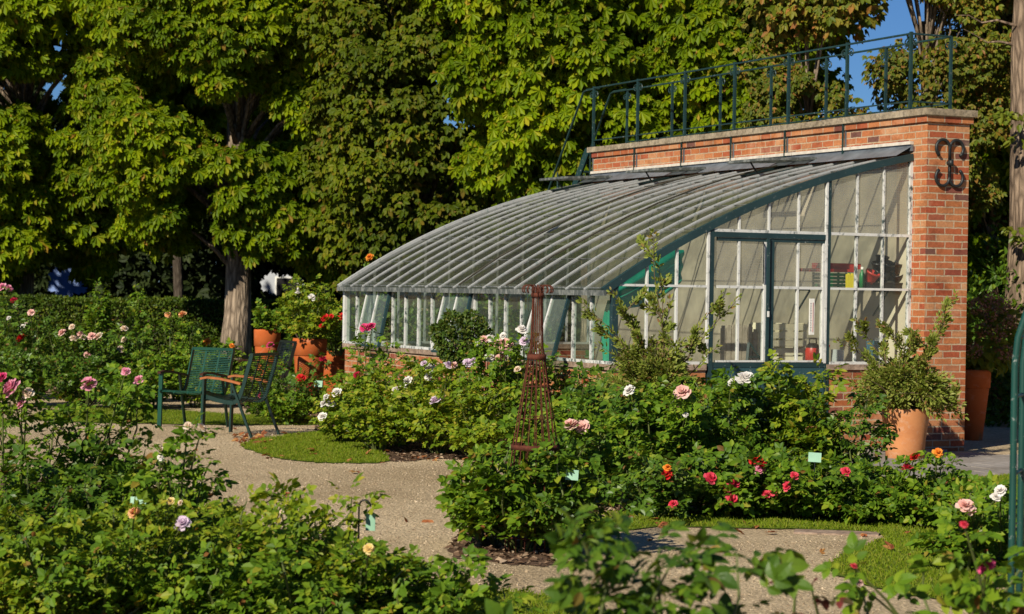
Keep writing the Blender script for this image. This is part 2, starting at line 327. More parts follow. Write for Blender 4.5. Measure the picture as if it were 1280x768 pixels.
# ------------------------------------------------------------------ mesh builders
class MB:
    def __init__(s): s.v = []; s.f = []; s.uv = []
    def quad(s, a, b, c, d, uv=None):
        i = len(s.v); s.v += [tuple(a), tuple(b), tuple(c), tuple(d)]; s.f.append((i, i+1, i+2, i+3))
        if uv is None:
            e1 = Vector(b) - Vector(a); e2 = Vector(d) - Vector(a)
            uv = [(0, 0), (e1.length, 0), (e1.length, e2.length), (0, e2.length)]
        s.uv.append(uv); return s
    def box(s, x0, x1, y0, y1, z0, z1, off=(0.0, 0.0)):
        p = [Vector((x, y, z)) for z in (z0, z1) for y in (y0, y1) for x in (x0, x1)]
        ox, oy = off
        def fc(ids, ax):
            i = len(s.v); s.v += [tuple(p[k]) for k in ids]; s.f.append((i, i+1, i+2, i+3))
            if ax == 'x': s.uv.append([(p[k].y + ox + .11, p[k].z + oy) for k in ids])
            elif ax == 'y': s.uv.append([(p[k].x + ox, p[k].z + oy) for k in ids])
            else: s.uv.append([(p[k].x + ox, p[k].y + oy) for k in ids])
        fc((0, 2, 3, 1), 'z'); fc((4, 5, 7, 6), 'z'); fc((0, 1, 5, 4), 'y'); fc((2, 6, 7, 3), 'y'); fc((0, 4, 6, 2), 'x'); fc((1, 3, 7, 5), 'x')
        return s
    def bar(s, a, b, w, h, up=(0, 0, 1)):
        a, b = Vector(a), Vector(b); d = (b - a).normalized(); u = Vector(up)
        if abs(d.dot(u)) > 0.99: u = Vector((0, 1, 0))
        x = d.cross(u).normalized(); z = x.cross(d).normalized()
        c = [a + x*sx*w/2 + z*sz*h/2 for sx, sz in ((-1, -1), (1, -1), (1, 1), (-1, 1))]
        e = [q + (b - a) for q in c]
        for k in range(4):
            n = (k + 1) % 4; s.quad(c[k], c[n], e[n], e[k])
        s.quad(c[3], c[2], c[1], c[0]); s.quad(e[0], e[1], e[2], e[3]); return s
    def tube(s, path, r, seg=8, cap=True):
        P = [Vector(p) for p in path]; n = len(P)
        R = r if isinstance(r, (list, tuple)) else [r] * n
        i0 = len(s.v); ref = Vector((0.3, 0.2, 1)).normalized()
        x = None
        for k in range(n):
            d = (P[min(k+1, n-1)] - P[max(k-1, 0)]).normalized()
            if x is None:
                x = d.cross(ref)
                if x.length < 1e-3: x = d.cross(Vector((1, 0, 0)))
            x = (x - d * x.dot(d)).normalized(); y = d.cross(x)
            for j in range(seg):
                a = 2*PI*j/seg; s.v.append(tuple(P[k] + (x*math.cos(a) + y*math.sin(a)) * R[k]))
        for k in range(n-1):
            for j in range(seg):
                a = i0 + k*seg + j; b = i0 + k*seg + (j+1) % seg
                s.f.append((a, b, b+seg, a+seg)); s.uv.append([(j/seg, k), ((j+1)/seg, k), ((j+1)/seg, k+1), (j/seg, k+1)])
        if cap:
            s.f.append(tuple(i0 + j for j in reversed(range(seg)))); s.uv.append([(0, 0)]*seg)
            s.f.append(tuple(i0 + (n-1)*seg + j for j in range(seg))); s.uv.append([(0, 0)]*seg)
        return s
    def lathe(s, prof, seg=28, c=(0, 0, 0), sq=0.0):
        i0 = len(s.v); n = len(prof)
        for r, z in prof:
            for j in range(seg):
                a = 2*PI*j/seg
                k = 1.0
                if sq: k = (1-sq) + sq / max(abs(math.cos(a)), abs(math.sin(a)))
                s.v.append((c[0] + r*k*math.cos(a), c[1] + r*k*math.sin(a), c[2] + z))
        for k in range(n-1):
            for j in range(seg):
                a = i0 + k*seg + j; b = i0 + k*seg + (j+1) % seg
                s.f.append((a, b, b+seg, a+seg)); s.uv.append([(j/seg, k), ((j+1)/seg, k), ((j+1)/seg, k+1), (j/seg, k+1)])
        return s
    def poly(s, pts, z=None):
        i = len(s.v); s.v += [tuple(p) if z is None else (p[0], p[1], z) for p in pts]
        s.f.append(tuple(range(i, i+len(pts)))); s.uv.append([(p[0], p[1]) for p in pts]); return s
    def prism(s, pts, z0, z1):
        n = len(pts)
        s.poly(list(reversed(pts)), z0); s.poly(pts, z1)
        for k in range(n):
            a, b = pts[k], pts[(k+1) % n]
            s.quad((a[0], a[1], z0), (b[0], b[1], z0), (b[0], b[1], z1), (a[0], a[1], z1))
        return s
    def mesh(s, name, mat, smooth=False):
        me = bpy.data.meshes.new(name); me.from_pydata(s.v, [], s.f)
        ul = me.uv_layers.new(name='UVMap')
        flat = [c for fuv in s.uv for p in fuv for c in p]
        if len(flat) == 2*len(me.loops): ul.data.foreach_set('uv', flat)
        if smooth: me.polygons.foreach_set('use_smooth', [True]*len(me.polygons))
        if mat: me.materials.append(mat)
        me.validate(); me.update(); return me
    def build(s, name, mat, parent=None, smooth=False, bevel=0.0):
        o = bpy.data.objects.new(name, s.mesh(name, mat, smooth)); C.objects.link(o)
        if parent: o.parent = parent
        if bevel:
            b = o.modifiers.new('edge', 'BEVEL'); b.width = bevel; b.segments = 2; b.limit_method = 'ANGLE'
        return o

def qmesh(name, V, Q, mat, smooth=False):
    """mesh from numpy arrays of vertices and quads"""
    me = bpy.data.meshes.new(name)
    nv, nq = len(V), len(Q)
    me.vertices.add(nv); me.vertices.foreach_set('co', np.ascontiguousarray(V, np.float32).ravel())
    me.loops.add(nq*4); me.loops.foreach_set('vertex_index', np.ascontiguousarray(Q, np.int32).ravel())
    me.polygons.add(nq); me.polygons.foreach_set('loop_start', np.arange(0, nq*4, 4, dtype=np.int32))
    me.polygons.foreach_set('use_smooth', np.full(nq, smooth, dtype=bool))
    me.update(calc_edges=True)
    if mat: me.materials.append(mat)
    return me
def obj(name, me, parent=None):
    o = bpy.data.objects.new(name, me); C.objects.link(o)
    if parent: o.parent = parent
    return o
def tag(o, label=None, cat=None, group=None, kind=None):
    if label: o['label'] = label
    if cat: o['category'] = cat
    if group: o['group'] = group
    if kind: o['kind'] = kind
    return o
def thing(name, label, cat, loc=(0, 0, 0), rotz=0.0, group=None):
    o = bpy.data.objects.new(name, None); C.objects.link(o); o.empty_display_size = 0.2
    o.location = loc; o.rotation_euler = (0, 0, rotz); return tag(o, label, cat, group)

# ------------------------------------------------------------------ leaf scattering
def nrmz(a): return a / (np.linalg.norm(a, axis=-1, keepdims=True) + 1e-9)
def leaflet(ang=0.0, length=1.0, width=0.30, ox=0.0, oy=0.0, droop=0.0, wide=0.45, crease=0.10, dz=0.0):
    """folded leaf of two quads, pointing along +y turned by ang"""
    pts = [(0, 0, 0), (0, 1, -droop), (-width*0.72, 0.72, crease*0.7 - droop*0.6), (-width, wide*0.8, crease),
           (width, wide*0.8, crease), (width*0.72, 0.72, crease*0.7 - droop*0.6)]
    c, s = math.cos(ang), math.sin(ang); out = []
    for x, y, z in pts:
        x, y, z = x*length, y*length, z*length
        out.append((ox + x*c + y*s, oy - x*s + y*c, z + dz))
    return out, [(0, 1, 2, 3), (0, 4, 5, 1)]
def combine(parts):
    V, Q = [], []
    for v, q in parts:
        b = len(V); V += v; Q += [tuple(i+b for i in f) for f in q]
    return np.array(V, float), np.array(Q, int)
T_SIMPLE = combine([leaflet(0, 1, 0.33, droop=0.12)])
T_NARROW = combine([leaflet(0, 1, 0.12, droop=0.05)])
T_ROSE = combine([leaflet(0, .52, .34, 0, .55, .1), leaflet(1.15, .42, .33, 0, .52, .1), leaflet(-1.15, .42, .33, 0, .52, .1),
                  leaflet(1.25, .34, .33, 0, .26, .1), leaflet(-1.25, .34, .33, 0, .26, .1)])
T_NUT = combine([leaflet(a, l, .245, 0, 0, d, 0.78, .05) for a, l, d in ((0, 1, .25), (.62, .95, .28), (-.62, .95, .28), (1.2, .8, .33), (-1.2, .8, .33), (1.85, .52, .35), (-1.85, .52, .35))])
T_MAPLE = combine([leaflet(a, l, .27, 0, 0, .15, 0.5, .06) for a, l in ((0, 1), (.8, .8), (-.8, .8))])
def T_detail():
    parts = []
    for ang, L, oy in ((0, .52, .55), (1.15, .42, .52), (-1.15, .42, .52), (1.25, .34, .26), (-1.25, .34, .26)):
        ys = [0, .14, .34, .58, .80, 1.0]; ws = [.03, .22, .33, .31, .19, .012]
        v = []; c, s = math.cos(ang), math.sin(ang)
        for y, w in zip(ys, ws):
            dz = -0.22*y*y
            for sx, dzz in ((-1, .10*w*3), (0, 0), (1, .10*w*3)):
                x_, y_ = sx*w*L, y*L; v.append((x_*c + y_*s, oy - x_*s + y_*c, (dz + dzz)*L))
        q = []
        for k in range(5):
            for j in range(2):
                a = k*3 + j; q.append((a, a+1, a+4, a+3))
        parts.append((v, q))
    return combine(parts)
T_ROSE_NEAR = T_detail()

def scatter(T, P, axis, nrm, S):
    tv, tq = T
    Y = nrmz(axis); Z = nrm - Y * (nrm*Y).sum(-1, keepdims=True); Z = nrmz(Z); X = np.cross(Y, Z)
    S = np.asarray(S).reshape(-1, 1, 1)
    V = P[:, None, :] + S * (tv[None, :, 0, None]*X[:, None, :] + tv[None, :, 1, None]*Y[:, None, :] + tv[None, :, 2, None]*Z[:, None, :])
    k = len(tv); Q = tq[None] + (np.arange(len(P))*k)[:, None, None]
    return V.reshape(-1, 3), Q.reshape(-1, 4)
def merge(chunks):
    V, Q, b = [], [], 0
    for v, q in chunks:
        V.append(v); Q.append(q + b); b += len(v)
    return np.concatenate(V), np.concatenate(Q)
def rdir(n, rng): return nrmz(rng.normal(size=(n, 3)))

# ------------------------------------------------------------------ roses
def flower_mesh(name, mat, seed, openness=1.0):
    rng = random.Random(seed); V, Q = [], []
    def petal(az, tilt, r0, size, zz, w):
        b = len(V); ca, sa = math.cos(az), math.sin(az); ct, st = math.cos(tilt), math.sin(tilt)
        for i in range(4):
            t = i/3; half = w*size*(0.35 + 1.15*t - 0.75*t*t*t*0.9)
            curl = 0.28*size*(t*t) * (1 if openness > .6 else -0.2)
            rad = r0 + size*t*ct - 0.10*size*math.sin(PI*t) + curl*ct*.4; z = zz + size*t*st - curl*0.5
            for j in (-1, 0, 1):
                x = rad - 0.14*size*abs(j)*(1 - .4*t); y = j*half; zq = z + 0.10*size*abs(j)
                V.append((x*ca - y*sa, x*sa + y*ca, zq))
        for i in range(3):
            for j in range(2):
                a = b + i*3 + j; Q.append((a, a+1, a+4, a+3))
    for n, tilt, size, r0, zz, w in ((6, 0.20, .40, .07, -.02, .55), (6, .62, .38, .055, .0, .5), (5, 1.0, .36, .045, .03, .5), (5, 1.3, .34, .025, .06, .5)):
        o = rng.random()*6
        for k in range(n): petal(o + 2*PI*k/n + rng.uniform(-.25, .25), tilt*(.85 + rng.random()*.3), r0, size*(.85 + rng.random()*.3), zz, w)
    return qmesh(name, np.array(V), np.array(Q), mat, True)
FLOWERS = {k: [flower_mesh('bloom', m, hash(k) % 97 + j * 13, 1.0) for j in range(2)] for k, m in PETAL.items()} if False else \
          {k: [flower_mesh('bloom', m, i*7 + j*131) for j in range(3)] for i, (k, m) in enumerate(PETAL.items())}

def rose_bush(label, loc, h, r, nleaf, mat=None, blooms=(), seed=1, leafsize=0.135, tmpl=None, ncane=None, lo=0.18, cat='rose bush', name='rose_bush', group='rose bushes in the garden beds', canemat=None, upright=0.0, droop=.2, colx=1.0):
    """loc on the ground; blooms: list of (world point, diameter m, colour)"""
    rng = np.random.default_rng(seed); mat = mat or L_ROSE; T = tmpl or T_ROSE; leafsize = leafsize*rng.uniform(.85, 1.08)
    t = thing(name, label, cat, loc, 0, group); L = Vector(loc); low_ = -0.3 if loc[2] else .04
    ncane = ncane or int(9 + r*16)
    cm = MB(); P, A, NN = [], [], []
    paths = []
    for k in range(ncane):
        az = 2*PI*(k + rng.uniform(-.4, .4))/ncane; rr = r*(0.35 + 0.65*math.sqrt(rng.random()))*(1-upright); hh = h*(rng.uniform(.62, 1.0) - .28*(rr/r)**2*(1-upright))
        if k % 4 == 1 and upright == 0: hh = h*rng.uniform(.98, 1.16); rr *= .8
        tip = Vector((math.cos(az)*rr*colx, math.sin(az)*rr, hh)); b = Vector((math.cos(az)*.06, math.sin(az)*.06, 0))
        mid = b.lerp(tip, .5) + Vector((rng.normal()*.05 + math.cos(az)*rr*.12, rng.normal()*.05 + math.sin(az)*rr*.12, hh*.12))
        paths.append([b, b.lerp(mid, .5) + Vector((rng.normal()*.02, rng.normal()*.02, .02)), mid, mid.lerp(tip, .55) + Vector((rng.normal()*.03, rng.normal()*.03, .03)), tip])
    for bl in blooms:
        tip = Vector(bl[0]) - L; tip = tip - Vector((0, 0, bl[1]*.12)); b = Vector((rng.normal()*.05, rng.normal()*.05, 0))
        mid = Vector((tip.x*.45 + rng.normal()*.04, tip.y*.45 + rng.normal()*.04, tip.z*.55))
        paths.append([b, b.lerp(mid, .5), mid, mid.lerp(tip, .6) + Vector((0, 0, .02)), tip])
    for p in paths: cm.tube(p, [.009, .008, .0065, .005, .003], 5, False)
    cm.build('canes', canemat or CANE, t)
    W = np.array([[tuple(q) for q in p] for p in paths])
    nb = len(paths); idx = rng.integers(0, nb, nleaf)
    tt = lo + (1.02 - lo)*rng.random(nleaf)**0.8
    sgm = np.clip((tt*4).astype(int), 0, 3); ff = (tt*4 - sgm)[:, None]
    pos = W[idx, sgm]*(1-ff) + W[idx, sgm+1]*ff
    out = rdir(nleaf, rng); out[:, 2] = np.abs(out[:, 2])*.5 - .05
    spread = (.02 + .125*r/.4*rng.random(nleaf)**1.5)[:, None]*(1.15 - tt[:, None]*.45)
    pos = pos + out*spread; pos[:, 2] = np.maximum(pos[:, 2], low_)
    axis = out + np.array([0, 0, -droop]) + rng.normal(size=(nleaf, 3))*.25
    nn = out*.45 + np.array([-.2, -.28, .7]) + rng.normal(size=(nleaf, 3))*.38
    V, Q = scatter(T, pos, axis, nn, leafsize*rng.uniform(.6, 1.15, nleaf))
    obj('foliage', qmesh('foliage', V, Q, mat), t)
    for k, bl in enumerate(blooms):
        me = FLOWERS[bl[2]][(seed + k) % 3]
        o = obj('rose_bloom', me, t); o.location = Vector(bl[0]) - L; s = bl[1]*1.25; o.scale = (s, s, s)
        d = Vector((-.25 + rng.normal()*.35, -.75 + rng.normal()*.25, .75))
        o.rotation_euler = d.to_track_quat('Z', 'Y').to_euler()
    return t

def rose_px(label, px, Z, top, r, nleaf, mat=None, blooms=(), seed=1, bz=None, **kw):
    b = base(px, Z); z0 = bz or 0.0; h = max(.22, (at(px, top, Z).z - z0)*(.9 if Z > 13 else .84)); nleaf = int(nleaf*1.15)
    bl = []
    for q in blooms:
        fx, fy, size, col = q[:4]
        zz = (q[4] if len(q) > 4 else Z - r*1.3)
        bl.append((at(fx, fy, zz), size/ppm(zz), col))
    return rose_bush(label, (b.x, b.y, z0), h, r, nleaf, mat, bl, seed, **kw)

# ================================================================== SUN, SKY, CAMERA
sc = bpy.context.scene
SUN_AZ, SUN_EL = math.radians(33), math.radians(32)     # light travels to the right and away from the camera
ldir = Vector((math.sin(SUN_AZ)*math.cos(SUN_EL), math.cos(SUN_AZ)*math.cos(SUN_EL), -math.sin(SUN_EL)))
sd = bpy.data.lights.new('sun', 'SUN'); sd.energy = 5.0; sd.angle = math.radians(0.5); sd.color = (1.0, 0.915, 0.76)
so = bpy.data.objects.new('sun', sd); C.objects.link(so); so.rotation_euler = ldir.to_track_quat('-Z', 'Y').to_euler(); so.location = (-20, -20, 30)
w = bpy.data.worlds.new('World'); sc.world = w; w.use_nodes = True
nt = w.node_tree; nt.nodes.clear()
wo = nt.nodes.new('ShaderNodeOutputWorld'); bg = nt.nodes.new('ShaderNodeBackground'); sky = nt.nodes.new('ShaderNodeTexSky')
sky.sky_type = 'NISHITA'; sky.sun_disc = False; sky.sun_elevation = SUN_EL
tosun = -ldir
sky.sun_rotation = math.atan2(tosun.x, tosun.y)
sky.air_density = 1.0; sky.dust_density = 0.0; sky.ozone_density = 6.0; sky.altitude = 600
bg.inputs[1].default_value = 0.05
tint = mixc(nt, 1.0, sky.outputs[0], (0.58, 0.80, 1.08), 'MULTIPLY')
nt.links.new(tint, bg.inputs[0]); nt.links.new(bg.outputs[0], wo.inputs[0])
cd = bpy.data.cameras.new('camera'); cam = bpy.data.objects.new('camera', cd); C.objects.link(cam); sc.camera = cam
cd.sensor_width = 36; cd.lens = F/1280*36; cd.clip_start = 0.1; cd.clip_end = 2000
M = Matrix((RT, UP, -FW)).transposed().to_4x4(); M.translation = CAM; cam.matrix_world = M
cd.dof.use_dof = True; cd.dof.focus_distance = 17.5; cd.dof.aperture_fstop = 5.6
sc.view_settings.view_transform = 'Standard'; sc.view_settings.look = 'None'; sc.view_settings.gamma = 1
sc.view_settings.use_curve_mapping = False; sc.view_settings.exposure = 0.33
sc.cycles.use_denoising = True; sc.cycles.max_bounces = 6; sc.cycles.diffuse_bounces = 3; sc.cycles.glossy_bounces = 3
sc.cycles.transmission_bounces = 4; sc.cycles.transparent_max_bounces = 14
sc.cycles.caustics_reflective = False; sc.cycles.caustics_refractive = False

# ================================================================== GROUND
def structure(name, me_or_mb, mat, label, cat):
    o = me_or_mb.build(name, mat); o['kind'] = 'structure'; return tag(o, label, cat)
def gp(pts): return [(gnd(x, y).x, gnd(x, y).y) for x, y in pts]
def smooth_poly(pts, n=6):
    out = []; k = len(pts)
    for i in range(k):
        p0, p1, p2, p3 = (np.array(pts[(i+j-1) % k]) for j in range(4))
        for s in range(n):
            t = s/n
            out.append(tuple(.5*((2*p1) + (-p0+p2)*t + (2*p0-5*p1+4*p2-p3)*t*t + (-p0+3*p1-3*p2+p3)*t**3)))
    rj = random.Random(len(out)); out = [(x + rj.uniform(-.03, .03), y + rj.uniform(-.05, .05)) for x, y in out]
    return out
def inside(pts, x, y):
    c = np.zeros(len(x), bool); n = len(pts)
    for i in range(n):
        x1, y1 = pts[i]; x2, y2 = pts[(i+1) % n]
        if y1 == y2: continue
        c ^= ((y1 > y) != (y2 > y)) & (x < (x2-x1)*(y-y1)/(y2-y1) + x1)
    return c
def sample(pts, n, rng):
    a = np.array(pts); lo, hi = a.min(0), a.max(0); X = np.zeros(0); Y = np.zeros(0)
    while len(X) < n:
        x = rng.uniform(lo[0], hi[0], n*2); y = rng.uniform(lo[1], hi[1], n*2); k = inside(pts, x, y)
        X = np.concatenate([X, x[k]]); Y = np.concatenate([Y, y[k]])
    return X[:n], Y[:n]
def area(pts):
    a = np.array(pts); x, y = a[:, 0], a[:, 1]
    return abs(np.dot(x, np.roll(y, -1)) - np.dot(y, np.roll(x, -1)))/2

structure('ground', MB().poly([(-400, -60, 0), (400, -60, 0), (400, 900, 0), (-400, 900, 0)]), GRAVEL, 'pale fine gravel of the garden paths', 'gravel')
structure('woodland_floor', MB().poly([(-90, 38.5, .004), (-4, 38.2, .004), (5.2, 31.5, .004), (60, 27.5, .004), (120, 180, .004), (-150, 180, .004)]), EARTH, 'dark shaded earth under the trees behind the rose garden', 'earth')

LAWNS = {
    'tongue': [(302, 557), (345, 547), (400, 541), (452, 539), (470, 560), (484, 577), (430, 580), (370, 577), (325, 568)],
    'curve': [(705, 652), (780, 641), (900, 642), (1040, 647), (1140, 646), (1205, 636), (1250, 632), (1330, 640), (1420, 800), (1290, 775), (1190, 755), (1100, 737), (1040, 716), (1040, 703), (1075, 686), (1100, 669), (970, 662), (830, 660), (745, 668), (700, 668)],
    'under': [(225, 650), (245, 637), (270, 632), (300, 640), (335, 668), (345, 700), (300, 740), (200, 720)],
    'foot': [(560, 750), (640, 741), (710, 752), (800, 785), (700, 830), (540, 800)],
    'strip': [(60, 514), (175, 512), (300, 519), (430, 524), (446, 531), (300, 532), (175, 530), (50, 526)],
    'edge': [(1105, 606), (1180, 600), (1300, 596), (1330, 612), (1200, 622), (1120, 616)],
}
LLAB = {'tongue': 'small rounded tongue of sunlit mown lawn beside the chairs', 'curve': 'mown lawn curving below the red roses', 'under': 'patch of lawn between the yellow rose bushes and the path',
        'foot': 'scrap of lawn at the foot of the path', 'strip': 'narrow lawn strip behind the two green chairs', 'edge': 'lawn edge beside the paved terrace'}
LP = {k: smooth_poly(gp(v), 9) for k, v in LAWNS.items()}
for k, p in LP.items(): structure('lawn', MB().poly(p, .008), LAWNM, LLAB[k], 'lawn')
BEDS = {
    'mid': [(395, 534), (450, 541), (468, 560), (486, 577), (560, 574), (640, 580), (700, 572), (765, 560), (770, 500), (600, 487), (440, 478)],
    'gable': [(560, 690), (600, 702), (700, 706), (735, 672), (742, 655), (790, 642), (900, 643), (1040, 648), (1140, 647), (1200, 638), (1180, 615), (1090, 596), (960, 590), (760, 575), (640, 600), (590, 650)],
    'back': [(-260, 478), (60, 468), (430, 474), (436, 520), (340, 517), (235, 496), (160, 489), (-260, 500)],
    'near': [(-300, 650), (60, 600), (215, 640), (300, 735), (420, 745), (570, 760), (640, 840), (300, 1100), (-500, 1000)],
    'right': [(1190, 690), (1240, 650), (1360, 640), (1500, 800), (1250, 800)],
}
BLAB = {'mid': 'bark mulched bed in front of the long greenhouse wall', 'gable': 'bark mulched bed of red and blush roses before the gable', 'back': 'deep rose bed beyond the chairs', 'near': 'mulched bed of the near rose bushes', 'right': 'mulched bed round the foot of the green arch'}
BP = {k: smooth_poly(gp(v), 9) for k, v in BEDS.items()}
for k, p in BP.items(): structure('planting_bed', MB().poly(p, .004), MULCH, BLAB[k], 'planting bed')

# grass blades, mulch chips, gravel stones: nobody could count them
rng = np.random.default_rng(3); ch = []
for k, p in LP.items():
    a = area(p); n = int(min(60000, a*(3200 if k != 'strip' else 1500)))
    x, y = sample(p, n, rng); P = np.stack([x, y, np.full(n, .008)], 1)
    ax = np.stack([rng.normal(size=n)*.7, rng.normal(size=n)*.7, np.ones(n)], 1)
    ch.append(scatter(T_NARROW, P, ax, rdir(n, rng)*.7 + np.array([-.5, -.5, .6]), rng.uniform(.014, .036, n)))
V, Q = merge(ch); tag(obj('lawn_grass', qmesh('lawn_grass', V, Q, GRASS)), 'short mown grass blades of the lawns', 'grass', None, 'stuff')
ch = []
for k, p in BP.items():
    n = int(min(9000, area(p)*(420 if k in ('mid', 'gable') else 90)))
    x, y = sample(p, n, rng); P = np.stack([x, y, rng.uniform(.008, .02, n)], 1)
    ax = np.stack([rng.normal(size=n), rng.normal(size=n), rng.normal(size=n)*.2], 1)
    ch.append(scatter(T_SIMPLE, P, ax, np.array([0, 0, 1.0]) + rng.normal(size=(n, 3))*.35, rng.uniform(.02, .07, n)))
V, Q = merge(ch); tag(obj('bark_mulch', qmesh('bark_mulch', V, Q, CHIP)), 'loose bark chips spread on the planting beds', 'mulch', None, 'stuff')
cube = np.array([(x, y, z) for z in (-.5, .5) for y in (-.5, .5) for x in (-.5, .5)]) * np.array([1, .8, .6])
cq = np.array([(0, 2, 3, 1), (4, 5, 7, 6), (0, 1, 5, 4), (2, 6, 7, 3), (0, 4, 6, 2), (1, 3, 7, 5)])
gpts = gp([(120, 535), (480, 530), (600, 560), (720, 700), (1100, 660), (1100, 780), (500, 800), (240, 640)])
n = 16000; x, y = sample(gpts, n, rng); keep = np.ones(n, bool)
for p in list(LP.values()) + list(BP.values()): keep &= ~inside(p, x, y)
x, y = x[keep], y[keep]; n = len(x)
V, Q = scatter((cube, cq), np.stack([x, y, np.full(n, .003)], 1), rdir(n, rng), rdir(n, rng), rng.lognormal(-5.15, .40, n))
tag(obj('loose_gravel', qmesh('loose_gravel', V, Q, PEB)), 'loose pale stones lying on the gravel path', 'gravel', None, 'stuff')
ch = []
for poly, n in ((gp([(300, 545), (480, 535), (480, 582), (330, 575)]), 26), (gp([(290, 545), (325, 543), (335, 556), (300, 560)]), 34), (gp([(440, 560), (640, 575), (640, 590), (460, 580)]), 22), (gp([(800, 640), (1180, 645), (1180, 700), (820, 690)]), 20), (gp([(130, 530), (480, 530), (650, 730), (280, 650)]), 14)):
    x, y = sample(poly, n, rng); P = np.stack([x, y, np.full(n, .02)], 1)
    ch.append(scatter(T_MAPLE, P, rdir(n, rng)*np.array([1, 1, .3]), np.array([0, 0, 1.0]) + rng.normal(size=(n, 3))*.4, rng.uniform(.04, .10, n)))
V, Q = merge(ch); tag(obj('fallen_leaves', qmesh('fallen_leaves', V, Q, DEADLEAF)), 'brown fallen leaves on the lawn edge and path', 'fallen leaves', None, 'stuff')

# paved terrace in front of the gable: slabs with open joints
tp = gp([(1035, 590), (1040, 572), (1100, 560), (1205, 568), (1290, 577), (1310, 596), (1180, 599), (1100, 603)])
def paving():
    mb = MB(); a = np.array(tp); lo, hi = a.min(0) - 1, a.max(0) + 1; th = .4385; gu, gv = np.array([math.cos(th), math.sin(th)]), np.array([-math.sin(th), math.cos(th)])
    r = random.Random(4); o = np.array([3.0, 19.0])
    for i in range(-12, 14):
        for j in range(-12, 14):
            wv = .38; wu = .58; c = o + gu*(i*wu + (j % 2)*.29) + gv*j*wv
            if not inside(tp, np.array([c[0]]), np.array([c[1]]))[0]: continue
            q = [c + gu*sx*(wu/2 - .008) + gv*sy*(wv/2 - .008) for sx, sy in ((-1, -1), (1, -1), (1, 1), (-1, 1))]
            mb.prism([tuple(k) for k in q], -.05, .028 + r.uniform(-.004, .004))
    return mb
structure('paved_terrace', paving(), PAVE, 'grey stone paving in front of the terracotta pot', 'paving')
ks = gp([(994, 663.5), (1100, 667), (1098, 671), (992, 667.5)])
structure('kerb_strip', MB().prism(ks, -.05, .012), SILL, 'pale stone edging strip between lawn and gravel', 'kerb')

# ================================================================== GREENHOUSE
TH = .4385; W, L, HE, HS, T1, T2, HW, PR, WT = 3.6271, 7.5293, 1.657, .9373, 1.7273, 2.288, 3.6632, .2716, .55
GP = Vector((1.0012, 21.6564, 0))
gu, gv = Vector((math.cos(TH), math.sin(TH), 0)), Vector((-math.sin(TH), math.cos(TH), 0))
def G(u, v, z=0.0): return GP + gu*u + gv*v + Vector((0, 0, z))
def on_gable(px, py, v=0.0):            # local (u, z) of a pixel on the plane v
    d = ray(px, py); n = gv; t = (G(0, v) - CAM).dot(n)/d.dot(n); p = CAM + d*t
    return (p - GP).dot(gu), p.z
gh = thing('greenhouse', 'old lean-to glasshouse with curved glass roof against a tall red brick wall', 'greenhouse', GP, TH)

# brick wall
wallx0, wallx1 = W, W + WT
MB().box(wallx0, wallx1, -PR, L, 0, HW - .14, (.05, .02)).build('rear_wall', BRICK, gh)
MB().box(wallx0 - .03, wallx1 + .03, -PR - .03, L + .03, HW - .14, HW - .068, (.1, .004)).build('brick_band', BRICK, gh)
cop = MB(); r = random.Random(2); y = -PR - .06
while y < L + .05:
    y1 = min(y + r.uniform(.85, 1.05), L + .06); cop.box(wallx0 - .06, wallx1 + .06, y, y1 - .006, HW - .068, HW + r.uniform(-.004, .004), (r.random()*5, 0)); y = y1
cop.build('coping', STONE, gh, bevel=.012)
MB().box(W - .012, W + .004, .03, L - .03, .02, HW - .62).build('inner_plaster', PLASTER, gh)
dw = MB()
dw.box(0, .22, -.02, L + .02, 0, HS - .07, (.02, .03)); dw.box(.22, 1.09, -.02, .2, 0, HS - .07, (.02, .03)); dw.box(2.56, W, -.02, .2, 0, HS - .07, (.02, .03)); dw.box(.22, W, L - .2, L + .02, 0, HS - .07, (.07, .03))
dw.build('dwarf_wall', BRICK, gh)
sl = MB(); sl.box(-.03, .24, -.045, L + .045, HS - .07, HS - .012); sl.box(.24, 1.09, -.045, .22, HS - .07, HS - .012); sl.box(2.56, W, -.045, .22, HS - .07, HS - .012); sl.box(.24, W, L - .22, L + .045, HS - .07, HS - .012)
sl.build('sill_course', SILL, gh)

